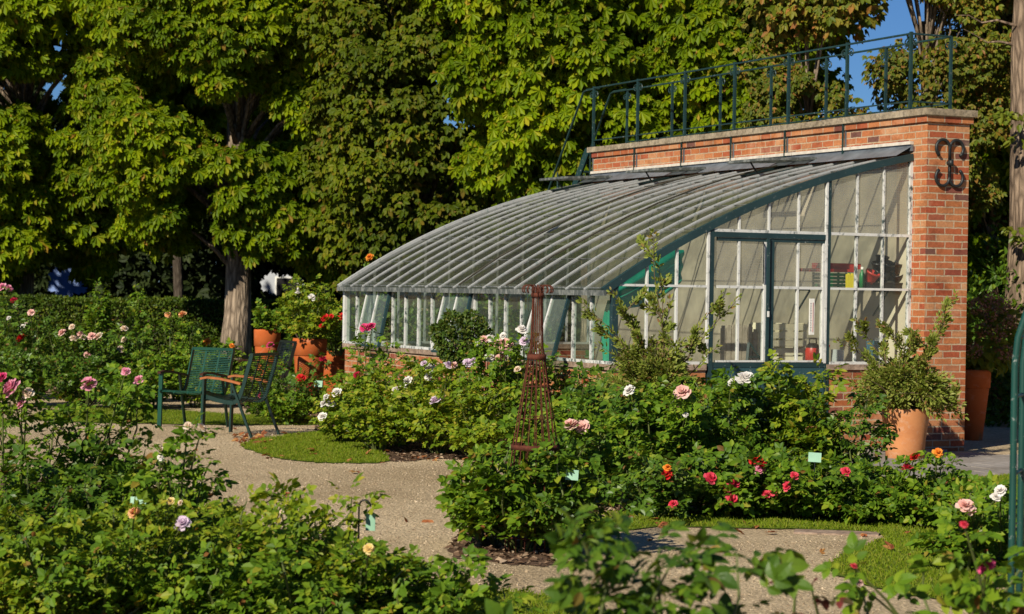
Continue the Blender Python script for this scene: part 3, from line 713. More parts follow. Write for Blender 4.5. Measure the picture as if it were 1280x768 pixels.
# curved roof profile from the gable rafter
pp = [on_gable(*p) for p in ((756, 362.5), (808, 326), (849, 302), (888, 283.5), (959, 248.5), (1035, 221.5), (1101, 204.5), (1137, 196.5))]
pu = np.array([p[0] for p in pp]); pz = np.array([p[1] for p in pp])
co = np.polyfit(pu, pz, 3)
def RZ(u): return float(np.polyval(co, u))
U0, UEND = -.10, W - .005
RU = [U0 + (UEND - U0)*k/20 for k in range(21)]
NB = 18; DV = L/NB
def strip(u0s, v0, v1, dz):
    mb = MB()
    for a, b in zip(u0s[:-1], u0s[1:]):
        mb.quad((a, v0, RZ(a)+dz), (b, v0, RZ(b)+dz), (b, v1, RZ(b)+dz), (a, v1, RZ(a)+dz), [(v0, a), (v0, b), (v1, b), (v1, a)])
    return mb
VENTS = (4, 10, 16)      # top flaps span two bays from these
for k in range(NB):
    rg = MB()
    flap = any(v <= k < v+2 for v in VENTS)
    us = [u for u in RU if u < W - .62] + [W - .62] if flap else RU
    # overlapping panes: each course lies a few mm above the one below
    laps = [U0, .45, 1.05, 1.65, 2.25, 2.85, UEND]
    for a, b in zip(laps[:-1], laps[1:]):
        b = min(b + .02, us[-1]);
        if a >= b: continue
        q = [a + (b-a)*i/5 for i in range(6)]
        for m in range(5):
            z0 = RZ(q[m]) + .006*(1 - m/5); z1 = RZ(q[m+1]) + .006*(1-(m+1)/5)
            v0, v1 = k*DV + .008, (k+1)*DV - .008
            rg.quad((q[m], v0, z0), (q[m+1], v0, z1), (q[m+1], v1, z1), (q[m], v1, z0), [(v0, q[m]), (v0, q[m+1]), (v1, q[m+1]), (v1, q[m])])
    rg.build('roof_pane', G_ROOF, gh)
for k in range(1, NB+1):
    wob = random.Random(k); rb = MB()
    for a, b in zip(RU[:-1], RU[1:]):
        j0, j1 = wob.uniform(-.004, .004), wob.uniform(-.004, .004)
        rb.bar((a, k*DV + j0, RZ(a) + .010), (b, k*DV + j1, RZ(b) + .010), .021, .018)
    rb.build('roof_bar', ROOFBAR, gh)
# clips at the laps of the panes
for u in (.45, 1.05, 1.65, 2.25, 2.85):
    cl = MB()
    for k in range(NB):
        cl.bar((u, k*DV + .02, RZ(u) + .010), (u + .008, (k+1)*DV - .02, RZ(u) + .008), .010, .005)
    cl.build('pane_lap', ROOFDULL, gh)
gr = MB()
for a, b in zip(RU[:-1], RU[1:]):
    gr.bar((a, -.01, RZ(a) - .005), (b, -.01, RZ(b) - .005), .06, .075)
gr.build('gable_rafter', TEAL, gh)
gr2 = MB()
for a, b in zip(RU[:-1], RU[1:]):
    gr2.bar((a, L + .01, RZ(a) - .005), (b, L + .01, RZ(b) - .005), .06, .075)
gr2.build('gable_rafter', ROOFBAR, gh)
ea = MB(); ea.box(-.115, -.085, -.05, L + .05, RZ(U0) - .05, RZ(U0) + .004); ea.build('fascia', ROOFDULL, gh); ea = MB(); ea.box(-.07, .05, -.03, L + .03, RZ(0) - .085, RZ(0) - .028)
ea.build('eaves_plate', ROOFDULL, gh)
fl = MB(); zt = RZ(UEND)
fl.quad((W - .22, -.02, RZ(W-.22) + .045), (W - .003, -.02, zt + .12), (W - .003, L + .02, zt + .12), (W - .22, L + .02, RZ(W-.22) + .045))
fl.box(W - .03, W - .004, -.03, L + .03, zt + .06, zt + .13)
fl.build('lead_flashing', LEAD, gh)
lp = MB(); v = -.03
while v < L:
    v1 = min(v + random.uniform(.5, .8), L); lp.box(W - .05, W - .002, v, v1 - .012, zt + .131, zt + .165); v = v1
lp.build('mortar_fillet', LIP, gh)
# opened flaps at the top of the roof
for k in VENTS:
    v0, v1 = k*DV + .02, (k+2)*DV - .02; u1, u0 = W - .13, W - .80
    z1 = RZ(u1) + .085; z0 = z1 - .035
    fr = MB()
    for vv in (v0, (v0+v1)/2, v1): fr.bar((u0, vv, z0), (u1, vv, z1), .035, .03)
    fr.bar((u0, v0, z0), (u0, v1, z0), .045, .03); fr.bar((u1, v0, z1), (u1, v1, z1), .04, .03)
    fo = fr.build('roof_vent', ROOFDULL, gh)
    MB().quad((u0, v0, z0 + .006), (u1, v0, z1 + .006), (u1, v1, z1 + .006), (u0, v1, z0 + .006)).build('vent_glass', G_ROOF, fo)
    MB().bar((u0 + .05, (v0+v1)/2, z0 - .01), (u0 + .16, (v0+v1)/2, RZ(u0+.16)), .015, .015).build('vent_stay', IRON, fo)
    for vv in (v0 - .01, v1 + .01):
        tr_ = MB()
        for a in range(4):
            ua, ub = W - .62 + a*.15, W - .62 + (a+1)*.15
            tr_.bar((ua, vv, RZ(ua) + .012), (ub, vv, RZ(ub) + .012), .03, .03)
        tr_.build('vent_curb', TEAL, fo)

# gable: posts, bars, transoms, panes
GX = [on_gable(p, 380)[0] for p in (768, 808, 845, 886, 922, 959, 996, 1034, 1069, 1102, 1136)]
DOOR = (3, 7)
def gable(v, s, door):
    main, white, whited = MB(), MB(), MB()
    for k, u in enumerate(GX):
        top = RZ(u) - .03
        inside_door = door and DOOR[0] < k < DOOR[1]
        main, white, whited = MB(), MB(), MB()
        if k in (0,) : main.box(u - .035, u + .03, v - .03, v + .035, HS, top)
        elif door and k in DOOR:
            main.box(u + (.012 if k == 3 else -.012) - .028, u + (.012 if k == 3 else -.012) + .028, v - .028, v + .03, .0, top if k == 7 else T2 + .06)
            white.box(u - .040 + (0 if k == 3 else -.010), u - .016 + (0 if k == 3 else -.010), v - .034, v - .002, HS, T2 if k == 3 else top)
        elif k == 10: whited.box(u - .028, u + .015, v - .028, v + .02, HS, top)
        elif inside_door: white.box(u - .011, u + .011, v - .018, v + .018, T2 + .03, top)
        else: (whited if k >= 8 else white).box(u - .011, u + .011, v - .018, v + .018, HS, top)
        for m_, nm, mt in ((main, 'gable_post', TEAL), (white, 'glazing_bar', PEEL), (whited, 'glazing_bar', PEELDARK)):
            if m_.v: m_.build(nm, mt, gh)
    def bar(nm, mt, *a): MB().box(*a).build(nm, mt, gh)
    bar('transom', PEEL, GX[0] + .03, GX[3] - .042 if door else GX[10], v - .026, v + .026, T1 - .012, T1 + .012)
    if door: bar('transom', PEEL, GX[7] + .018, GX[10] - .03, v - .026, v + .026, T1 - .012, T1 + .012)
    bar('transom', PEEL, GX[3] + .02, GX[10] - .03, v - .026, v + .026, T2 + .005, T2 + .035)
    bar('gable_sill', PEEL, GX[0] - .03, GX[3] - .05 if door else W, v - .035, v + .03, HS - .012, HS + .016)
    if door: bar('gable_sill', PEEL, GX[7] + .02, W - .002, v - .035, v + .03, HS - .012, HS + .016)
    if door: bar('door_head', TEAL, GX[3] + .041, GX[7] - .041, v - .03, v + .028, T2 - .05, T2 + .004)
    def pane(mb, ua, ub, z0, z1f):
        n = 5; us = [ua + (ub-ua)*i/n for i in range(n+1)]
        for a, b in zip(us[:-1], us[1:]):
            za, zb = z1f(a), z1f(b)
            if min(za, zb) <= z0 + .005: continue
            mb.quad((a, v, z0), (b, v, z0), (b, v, zb), (a, v, za), [(a, z0), (b, z0), (b, zb), (a, za)])
    for k in range(10):
        ua, ub = GX[k], GX[k+1]; dr = door and 3 <= k < 7; wi, clr = MB(), MB()
        if dr: pane(wi, ua, ub, T2 + .02, lambda u: RZ(u) - .03)
        else:
            pane(wi, ua, ub, T2 + .02 if k >= 7 else (9 if k < 3 else T1), lambda u: RZ(u) - .03); (pane(clr, ua, ub, T1, lambda u: T2 + .02) if k >= 7 else None); pane(clr, ua, ub, HS, lambda u: (RZ(u) - .03 if k < 3 else min(T1, RZ(u) - .03)))
        if wi.v: wi.build('wired_pane', G_WIRED, gh)
        if clr.v: clr.build('clear_pane', G_CLEAR, gh)
gable(0.0, 1, True); gable(L, -1, False)
# the two door leaves
for a, b in ((3, 5), (5, 7)):
    u0 = GX[a] + (.042 if a == 3 else .022); u1 = GX[b] - (.022 if b == 5 else .042); m = GX[a+1]; zt_, zb_ = T2 - .052, .06
    lf = MB(); lf.box(u0, u0 + .045, -.02, .02, HS + .02, zt_) if a == 5 else None
    if b == 5: lf.box(u1 - .012, u1 + .020, -.045, -.005, zb_, zt_)
    lf.box(u0, u1, -.02, .02, HS - .045, HS + .01); lf.box(u0 + .046, u1, -.018, .018, zt_ - .035, zt_)
    lo = lf.build('door', TEAL, gh)
    wh = MB(); wh.box(m - .011, m + .011, -.020, .017, HS + .011, zt_ - .036)
    wh.box(u0 + .046, u1 - .036, -.021, .017, T1 - .014, T1 + .014)
    wh.box(u1 - .035, u1 - .013, -.027, .022, HS + .012, zt_ - .036)
    wh.box(u0 + .046, u1 - .036, -.024, .02, HS + .011, HS + .030)
    wh.build('door_bar', PEEL, lo)
    p = MB(); p.quad((u0, 0, T1), (u1, 0, T1), (u1, 0, zt_), (u0, 0, zt_), [(u0, T1), (u1, T1), (u1, zt_), (u0, zt_)]); p.build('wired_panes', G_WIRED, lo)
    p = MB(); p.quad((u0, 0, HS), (u1, 0, HS), (u1, 0, T1), (u0, 0, T1), [(u0, HS), (u1, HS), (u1, T1), (u0, T1)]); p.build('clear_panes', G_CLEAR, lo)
    pn = MB(); pn.box(u0, u1, -.015, .015, zb_, HS - .046); pn.box(u0 + .06, u1 - .06, -.024, -.016, zb_ + .08, HS - .12)
    pn.build('door_panel', TEALP, lo)
    if b == 5:
        h = MB(); h.tube([(u1 - .05, -.03, T2 - .10), (u1 - .06, -.05, T2 - .12), (u1 - .06, -.05, T2 - .5), (u1 - .05, -.03, T2 - .52)], .007, 6); h.build('bolt', IRON, lo)
        h = MB(); h.box(u1 - .006, u1 + .018, -.052, -.046, 1.42, 1.48); h.build('lock_plate', WHITEP, lo)
# thermometer hangs on the door glass
tu, tz = on_gable(1012, 396)
# long front: bars, hinged windows
FV = (2, 8, 14)
vent_bays = {a + i for a in FV for i in range(2)}
zt = RZ(0) - .085
for k in range(NB + 1):
    vv = k*DV
    if k in (0, NB): continue
    if any(k == a + 1 for a in FV): continue
    MB().box(-.02, .02, vv - .015, vv + .015, HS, zt).build('window_bar', PEELDARK, gh)
cp_ = MB(); cp_.box(-.035, .04, L - .035, L + .03, HS, zt + .05); cp_.build('corner_post', PEEL, gh)
hz = MB(); hz.box(-.032, .03, -.02, L + .02, HS - .012, HS + .018); hz.build('window_sill', PEELDARK, gh)
for k in range(NB):
    if k in vent_bays: continue
    MB().quad((0, k*DV, HS), (0, (k+1)*DV, HS), (0, (k+1)*DV, zt), (0, k*DV, zt), [(k*DV, HS), ((k+1)*DV, HS), ((k+1)*DV, zt), (k*DV, zt)]).build('front_pane', G_FRONT, gh)
for k, op in zip(FV, (.20, .16, .15)):
    v0, v1 = k*DV + .03, (k+2)*DV - .03; xt, xb = -.03, -.03 - op; zb = HS - .01
    fr = MB()
    fr.bar((xt, v0, zt), (xb, v0, zb), .035, .035, (0, 1, 0)); fr.bar((xt, v0, zt), (xt, v1, zt), .03, .03); fr.bar((xb, v0, zb), (xb, v1, zb), .03, .03)
    fo = fr.build('hinged_window', TEAL, gh)
    wb = MB()
    for vv in ((v0+v1)/2, v1): wb.bar((xt, vv, zt - .03), (xb, vv, zb + .03), .028, .03, (0, 1, 0))
    wb.build('window_bar', PEEL, fo)
    MB().quad((xb, v0, zb), (xb, v1, zb), (xt, v1, zt), (xt, v0, zt), [(v0, zb), (v1, zb), (v1, zt), (v0, zt)]).build('pane', G_VENT, fo)

# iron tie of the wall end
an = MB(); c = Vector((W + .30, -PR - .024, 0)); au, az = on_gable(1187, 204, -PR - .024)
R_ = .088
for sx in (-1, 1):
    for sz in (-1, 1):
        path = []
        cx = au + sx*R_; cz = az + sz*.155
        for i in range(15):
            a = PI - i*(PI*1.32)/14
            path.append((cx + sx*(R_*math.cos(a)) , -PR - .024, cz + sz*(R_*1.05*math.sin(a))))
        an.tube([(au, -PR - .024, az), (au, -PR - .024, az + sz*.1)] + path, .0175, 8)
an.tube([(au, -PR - .05, az - .03), (au, -PR - .05, az + .03)], .028, 8); an.tube([(au, -PR + .02, az), (au, -PR - .05, az)], .025, 8)
an.build('wall_anchor', IRON, gh, True)

# railing on the wall walkway
RH = .83
rv = []
for px in (1137, 1057.5, 984.5, 917, 855, 796, 741):
    lo_, hi_ = -1., 9.
    for _ in range(40):
        m = (lo_ + hi_)/2
        if pxpy(G(W - .02, m, HW + .4))[0] > px: lo_ = m
        else: hi_ = m
    rv.append(m)
uf, ub = W - .005, W + WT - .03
rail = MB(); rv[0] = max(rv[0], -PR + .06)
vf0 = rv[0]; vl = L - .05
for u in (uf, ub):
    rail.bar((u, vf0, HW + RH), (u, vl, HW + RH), .03, .018); rail.bar((u, vf0, HW + .10), (u, vl, HW + .10), .022, .014)
rail.bar((uf, vf0, HW + RH), (ub, vf0, HW + RH), .03, .018); rail.bar((uf, vf0, HW + .10), (ub, vf0, HW + .10), .022, .014)
ro = rail.build('railing', RAILP, gh)
def scroll(mb, p, d, r0, turns=1.3, sz=1):
    path = []
    for i in range(17):
        t = i/16; a = t*turns*2*PI; rr = r0*(1 - .72*t)
        path.append(Vector(p) + Vector(d)*(r0 - rr*math.cos(a)) + Vector((0, 0, sz*rr*math.sin(a))))
    mb.tube(path, .008, 5)
for i, vv in enumerate(rv):
    p = MB(); p.bar((uf - .045, vv, HW - .55 if i else HW - .0), (uf - .045, vv, HW - .07), .022, .012) if i else None
    p.box(uf - .017, uf + .014, vv - .017, vv + .017, HW - .05, HW + RH + .02)
    scroll(p, (uf, vv + .02, HW + RH - .10), (0, 1, 0), .055); scroll(p, (uf, vv - .02, HW + RH - .10), (0, -1, 0), .055)
    p.build('railing_post', RAILP, ro)
    p = MB(); p.box(ub - .014, ub + .014, vv - .014, vv + .014, HW - .03, HW + RH)
    scroll(p, (ub, vv + .015, HW + RH - .10), (0, 1, 0), .05); scroll(p, (ub, vv - .015, HW + RH - .10), (0, -1, 0), .05)
    p.build('railing_post', RAILP, ro)
# strap lines on the wall face under each post
st = MB()
for vv in rv[1:]: st.bar((W - .008, vv, HW - .62), (W - .008, vv, HW - .142), .012, .010, (0, 1, 0))
st.build('post_strap', LEAD, gh)
# steep steps up to the walkway at the far end
LS = L + .32; sp_ = MB(); run, rise = 2.95, HW
for u in (W + .10, W + WT - .12): sp_.bar((u, LS + .02, HW - .02), (u, LS + run, .03), .03, .13)
so_ = sp_.build('steps', RAILP, gh)
for k in range(11):
    t = (k + 1)/12; MB().box(W + .115, W + WT - .135, LS + run*t - .09, LS + run*t + .09, HW*(1-t) - .012, HW*(1-t) + .012).build('tread', RAILP, so_)
MB().box(W + .115, W + WT - .135, L + .062, LS + .02, HW - .05, HW - .02).build('landing', RAILP, so_)
hr = MB()
for u in (W + .06, W + WT - .06):
    hr.tube([(u, L - .05, HW + RH), (u, LS, HW + RH), (u, LS + .1, HW + RH - .02), (u, LS + run + .05, .86)], .017, 6)
    for t in (.30, .62, .97): hr.tube([(u, LS + run*t, HW*(1-t) - .02), (u, LS + run*t, HW*(1-t) + RH - .02)], .012, 6)
    scroll(hr, (u, LS + run*.3 - .02, HW*.7 + .55), (0, -1, 0), .07); scroll(hr, (u, LS + run*.3 - .02, HW*.7 + .30), (0, -1, 0), .06, 1.2, -1)
hr.build('handrail', RAILP, so_)
# two cords lying on the roof, used to pull the flaps
for vv, lab in ((8.6*DV, 'dark cord lying along the middle of the glass roof'), (5.4*DV, 'dark cord lying across the near half of the glass roof')):
    rr = random.Random(int(vv*10)); pa = []; o_ = 0
    for u in RU:
        o_ += rr.uniform(-.05, .05); q = G(u, vv + o_, RZ(u) + .045); pa.append(q)
    tag(MB().tube(pa, .011, 6).build('roof_cord', ROPE), lab, 'cord', 'cords on the greenhouse roof')

# ================================================================== THINGS INSIDE THE GREENHOUSE
def inlocal(name, label, cat, u, v, z, group=None): return thing(name, label, cat, G(u, v, z), TH, group)
def glz(px, py, v):                     # point on the plane v behind the gable
    u, z = on_gable(px, py, v); return u, z
bench_z = .90
t = inlocal('potting_table', 'long plank table under the gable windows inside the greenhouse', 'table', 2.2, .62, 0)
MB().box(-1.85, 1.35, -.33, .33, bench_z - .04, bench_z).build('table_top', GREYWOOD, t)
for sx in (-1.75, 1.25):
    for sy in (-.28, .28): MB().box(sx - .03, sx + .03, sy - .03, sy + .03, 0, bench_z - .041).build('leg', GREYWOOD, t)
SHZ = T1 + .012
t = inlocal('shelf', 'narrow shelf of seed pots just behind the right gable panes', 'shelf', 2.95, .27, 0)
MB().box(-.62, .64, -.16, .16, SHZ - .022, SHZ).build('board', GREYWOOD, t)
for sx in (-.5, .5):
    mb = MB(); mb.bar((sx, -.12, SHZ - .03), (sx, .15, SHZ - .03), .02, .015); mb.bar((sx, -.12, SHZ - .04), (sx + .0, .15, SHZ - .3), .018, .012); mb.build('bracket', TEAL, t)
def ux(px, v=.24): return on_gable(px, 345, v)[0]
# tray of small pots
t = inlocal('seed_tray', 'black seed tray at the right end of the shelf under the pile of pots', 'tray', ux(1100), .22, SHZ)
w_ = .26; mb = MB(); mb.box(-w_, w_, -.10, .10, 0, .006); mb.box(-w_, w_, -.10, -.094, .006, .062); mb.box(-w_, w_, .094, .10, .006, .062); mb.box(-w_, -w_ + .006, -.094, .094, .006, .062); mb.box(w_ - .006, w_, -.094, .094, .006, .062)
mb.box(-w_ - .012, w_ + .012, -.112, -.101, .05, .064); mb.build('tray', BLACKP, t)
dv = MB()
for i in range(9): dv.box(-w_ + .05*(i+1) - .002, -w_ + .05*(i+1) + .002, -.093, .093, .007, .055)
dv.build('dividers', BLACKP, t)
def pot_mb(r, h, tp=.72):
    return MB().lathe([(r*tp*.98, 0), (r*tp, .002), (r*.96, h*.82), (r*1.06, h*.83), (r*1.06, h), (r*.95, h), (r*.90, h*.8), (r*tp*.8, .02), (0.001, .018)], 20)
rr = random.Random(8)
for i, (px, dz) in enumerate(((1090, .065), (1101, .065), (1112, .065), (1122, .065), (1095, .15), (1106, .16), (1116, .145), (1100, .22))):
    o = pot_mb(.072, .115).build('plant_pot', BLACKP, None, True)
    o.location = G(ux(px), .24 + rr.uniform(-.03, .03), SHZ + dz + .02); o.rotation_euler = (rr.uniform(-.5, .5), rr.uniform(-.7, .7), rr.random()*3)
    tag(o, 'small black plastic pot heaped on the seed tray', 'plant pot', 'black pots heaped on the seed tray')
o = pot_mb(.08, .125).build('plant_pot', REDP, None, True); o.location = G(ux(1081), .17, SHZ + .066); o.rotation_euler = (.3, .4, 0); tag(o, 'round red plastic pot leaning on the black pots', 'plant pot')
t = inlocal('bottle', 'green spray bottle standing between the crate and the red pot', 'bottle', ux(1073), .17, SHZ)
MB().lathe([(.001, 0), (.03, .001), (.032, .12), (.028, .15), (.012, .18), (.012, .2)], 16).build('body', GREENP, t, True)
MB().lathe([(.015, .2), (.016, .225), (.001, .228)], 12).build('cap', WHITEP, t, True)
t = inlocal('crate', 'green plastic crate on the shelf behind the door post', 'crate', ux(1043), .30, SHZ)
mb = MB(); cw, chh = .17, .165
mb.box(-cw, cw, -.11, .11, 0, .008)
for a in (-.11, .102):
    for z0 in (.012, .05, .088, .126): mb.box(-cw, cw, a, a + .008, z0, z0 + .028)
for a in (-cw, cw - .008):
    for z0 in (.012, .05, .088, .126): mb.box(a, a + .008, -.102, .102, z0, z0 + .028)
for sx in (-cw, cw - .02):
    for sy in (-.112, .098): mb.box(sx, sx + .02, sy, sy + .014, 0, .165)
mb.build('basket', GREENP, t)
mb = MB(); mb.box(-cw - .16, cw + .10, -.10, .12, .168, .20); mb.box(-cw + .0, cw + .16, -.07, .12, .201, .262); mb.build('lid', REDP, t, False, .008)
t = inlocal('packet', 'yellow ribbed packet standing before the green crate', 'packet', ux(1058), .16, SHZ)
mb = MB()
for i in range(5): mb.box(-.055 + i*.022, -.037 + i*.022, -.012, .012, 0, .145 + .01*(i % 2))
mb.box(-.055, .051, -.006, .006, .002, .14); mb.build('packet', YELP, t)

def on_table(px, v): return on_gable(px, 430, v)[0]
t = inlocal('picket_bundle', 'row of grey weathered wooden pickets standing on the table', 'picket fence', on_table(924, .55), .55, bench_z)
rr = random.Random(5)
for i in range(7):
    x = -.20 + i*.066; h = .42 + rr.uniform(-.04, .02); mb = MB()
    mb.prism([(x - .028, -.01), (x + .028, -.01), (x + .028, .012), (x - .028, .012)], 0, h - .03); mb.prism([(x - .018, -.008), (x + .018, -.008), (x + .018, .010), (x - .018, .010)], h - .0299, h)
    mb.build('picket', GREYWOOD, t)
MB().box(-.23, .23, .013, .03, .10, .14).build('rail', GREYWOOD, t)
t = inlocal('slatted_crate', 'cream slatted crate on the table behind the right door leaf', 'crate', on_table(975, .62), .66, bench_z)
for i in range(5):
    MB().box(-.30, .30, -.10, -.085, .02 + i*.088, .02 + i*.088 + .068).build('slat', CREAMWOOD, t)
    MB().box(-.30, .30, .085, .10, .02 + i*.088, .02 + i*.088 + .068).build('slat', CREAMWOOD, t)
for sx in (-.28, .02, .27): MB().box(sx - .02, sx + .02, -.084, .084, 0, .45).build('post', CREAMWOOD, t)
t = inlocal('watering_can', 'dark red watering can with a black top beside the cream crate', 'watering can', on_table(1016, .38), .38, bench_z)
MB().lathe([(.001, 0), (.085, .002), (.085, .16), (.075, .19)], 20).build('body', REDP, t, True)
MB().lathe([(.076, .188), (.06, .225), (.035, .24), (.001, .24)], 20).build('lid', BLACKP, t, True)
MB().tube([(.08, 0, .05), (.17, 0, .12), (.21, 0, .22)], [.018, .014, .012], 8).build('spout', REDP, t, True)
MB().tube([(-.05, 0, .2), (-.04, 0, .29), (.04, 0, .29), (.05, 0, .21)], .008, 8).build('handle', BLACKP, t, True)
t = inlocal('secateur_rack', 'dark green folding frame leaning by the pickets', 'frame', on_table(944, .34), .34, bench_z)
mb = MB(); mb.bar((-.10, 0, .0), (-.06, .03, .24), .03, .02); mb.bar((-.06, .03, .24), (.12, 0, .01), .03, .02); mb.bar((-.08, .0, .09), (.05, .0, .09), .02, .015); mb.build('frame', TEAL, t)
o = MB().box(-.08, .08, -.01, .01, 0, .27).build('board', BLUEB); o.location = G(on_table(1093, .3), .30, bench_z); o.rotation_euler = (-.1, 0, TH); tag(o, 'dark blue board leaning inside the rightmost panes', 'board')
o = MB().box(-.10, .10, -.01, .01, 0, .30).build('board', GREYB); o.location = G(on_table(1104, .42), .42, bench_z); o.rotation_euler = (-.1, 0, TH); tag(o, 'pale grey board behind the dark blue board', 'board')
def carton(label, px, v, wx, wy, h):
    t = inlocal('cardboard_box', label, 'box', on_table(px, v), v, bench_z)
    MB().box(-wx/2, wx/2, -wy/2, wy/2, 0, h).build('box', CARD, t)
    mb = MB(); mb.bar((-wx/2, -wy/2, h + .003), (-wx/2 - .03, -wy/2 - .08, h + .05), wx*.0 + .02, .004); mb.box(-wx/2, wx/2, -.012, .012, h + .001, h + .003); mb.build('tape', CREAMWOOD, t)
carton('brown cardboard box behind the airy shrub', 819, .5, .22, .2, .26)
carton('wide low cardboard box next to the green drape', 788, .6, .36, .25, .20)
o = MB().box(-.05, .05, -.05, .05, 0, .17).build('grey_box', GREYB, None, False, .006); o.location = G(on_table(1047, .4), .4, bench_z); o.rotation_euler = (0, 0, TH); tag(o, 'pale grey box under the shelf right of the door', 'box')
t = inlocal('thermometer', 'white strip thermometer hanging on the right door leaf', 'thermometer', tu, -.045, tz)
MB().box(-.030, .030, 0, .012, -.19, .19).build('scale_plate', WHITEP, t)
mb = MB()
for i in range(17): mb.box(-.024, -.010 if i % 2 else -.004, -.002, -.0005, -.15 + i*.018, -.146 + i*.018)
mb.build('graduations', IRON, t); MB().tube([(.010, -.004, -.16), (.010, -.004, .15)], .002, 6).build('tube', REDP, t)
# green drape hung in the front corner
def cloth(pts_fn, nu, nv):
    V = [pts_fn(i/(nu-1), j/(nv-1)) for j in range(nv) for i in range(nu)]
    Q = [(j*nu+i, j*nu+i+1, (j+1)*nu+i+1, (j+1)*nu+i) for j in range(nv-1) for i in range(nu-1)]
    return np.array([tuple(v) for v in V]), np.array(Q)
t = inlocal('drape', 'green fabric drape hung in the front corner of the greenhouse', 'drape', 0, 0, 0)
def hang(a, b):
    wd = .20 + .10*math.sin(b*2.2); f = .025*math.sin(a*19 + b*1.5)*(.4 + .6*b)
    return Vector((.07 + f + .05*a, .05 + a*wd*1.3 + .02*math.sin(b*5), 1.57 - b*.62))
V, Q = cloth(hang, 26, 22); obj('hanging_fold', qmesh('hanging_fold', V, Q, CLOTHG, True), t)
def swag(a, b):
    x = .08 + a*.82; top = min(RZ(x) - .09, 2.1)
    sag = -.28*math.sin(PI*a)*b*(.8) ; f = .02*math.sin(b*16 + a*3)
    zb_ = 1.50 + .26*a
    z = top*(1-b) + (zb_ + .0)*b - .10*math.sin(PI*a)*b
    return Vector((x, .13 + f + .05*b, z))
V, Q = cloth(swag, 22, 20); obj('swag', qmesh('swag', V, Q, CLOTHG, True), t)

# ================================================================== CHAIRS
def armchair(label, loc, rz, frame_m, group='metal garden armchairs by the path', splay=.10, arm=None):
    t = thing('garden_chair', label, 'chair', loc, rz, group); wd, dp = .30, .25
    prof = [(-.27, .40), (-.25, .425), (-.20, .425), (-.08, .395), (.04, .375), (.12, .375), (.17, .40), (.205, .46), (.245, .58), (.285, .72), (.325, .86), (.335, .905)]
    def pat(s):
        k = s*(len(prof)-1); i = min(int(k), len(prof)-2); f = k - i
        return prof[i][0]*(1-f) + prof[i+1][0]*f, prof[i][1]*(1-f) + prof[i+1][1]*f
    Ls = [0]
    for a, b in zip(prof[:-1], prof[1:]): Ls.append(Ls[-1] + math.hypot(b[0]-a[0], b[1]-a[1]))
    def arc(d):
        for i in range(len(prof)-1):
            if d <= Ls[i+1]:
                f = (d - Ls[i])/(Ls[i+1]-Ls[i]); return prof[i][0]*(1-f) + prof[i+1][0]*f, prof[i][1]*(1-f) + prof[i+1][1]*f
        return prof[-1]
    seat, back = MB(), MB(); d = .012; tot = Ls[-1]; nb = 0
    while d < tot - .03:
        y, z = arc(d); y2, z2 = arc(d + .010); m = back if d > Ls[7] else seat
        m.bar((-wd + .02, (y+y2)/2, (z+z2)/2), (wd - .02, (y+y2)/2, (z+z2)/2), math.hypot(y2-y, z2-z), .004, Vector((0, -(z2-z), y2-y)))
        d += .0215
    for x in (-.10, .10):
        for i in range(len(prof)-1):
            m = back if i >= 7 else seat
            m.bar((x, prof[i][0], prof[i][1] - .004), (x, prof[i+1][0], prof[i+1][1] - .004), .022, .008)
    seat.build('seat', frame_m, t); back.build('backrest', frame_m, t)
    MB().bar((-wd, prof[-1][0], prof[-1][1]), (wd, prof[-1][0], prof[-1][1]), .035, .035).build('top_rail', frame_m, t)
    for s in (-1, 1):
        x = s*(wd); fr = MB()
        for i in range(len(prof)-1): fr.bar((x, prof[i][0], prof[i][1]), (x, prof[i+1][0], prof[i+1][1]), .014, .045, (0, -1, .4) if i > 7 else (0, 0, 1))
        fr.build('side_frame', frame_m, t)
        MB().bar((s*(wd + .018), -.255, 0), (s*(wd + .018), -.235, .625), .055, .022, (0, 1, 0)).build('leg', frame_m, t)
        MB().bar((s*(wd + .018), .20 + splay, 0), (s*(wd + .018), .10, .60), .026, .026, (0, 1, 0)).build('leg', frame_m, t)
        am = MB(); pts = [(-.285, .628), (-.20, .645), (-.05, .635), (.10, .610), (.22, .585)]
        for a, b in zip(pts[:-1], pts[1:]): am.bar((s*(wd + .012), a[0], a[1]), (s*(wd + .012), b[0], b[1]), .05, .024)
        am.build('armrest', arm or WOODDARK, t)
    return t
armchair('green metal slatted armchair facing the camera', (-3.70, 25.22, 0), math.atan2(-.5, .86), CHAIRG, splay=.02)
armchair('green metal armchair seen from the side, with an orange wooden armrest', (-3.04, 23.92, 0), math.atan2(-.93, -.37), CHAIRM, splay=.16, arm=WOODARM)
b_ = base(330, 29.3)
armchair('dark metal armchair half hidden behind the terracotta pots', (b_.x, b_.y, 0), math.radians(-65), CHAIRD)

# ================================================================== POTS
def bigpot(label, loc, r, h, rim, mat, sq=0.0, tp=.72):
    t = thing('planter', label, 'planter', loc, random.random()*3 if not sq else .3, 'terracotta planters')
    if rim:
        body = [(r*tp, 0), (r*tp + .004, .004), (r*.93, h*.74)]
        rp = [(r*.93, h*.742), (r*1.0, h*.75), (r*1.03, h*.97), (r*1.0, h), (r*.92, h), (r*.90, h*.9)]
        MB().lathe(body, 36, sq=sq).build('body', mat, t, True); MB().lathe(rp, 36, sq=sq).build('rim', mat, t, True)
    else:
        MB().lathe([(r*tp, 0), (r*tp + .006, .008), (r*.82, h*.4), (r*.955, h*.86), (r*1.0, h*.97), (r*1.0, h), (r*.93, h), (r*.90, h*.9)], 40).build('body', mat, t, True)
    MB().lathe([(.001, h*.9), (r*.905, h*.895)], 30, sq=sq).build('soil', SOIL, t, True)
    return t
PB = base(1131, 21.75)
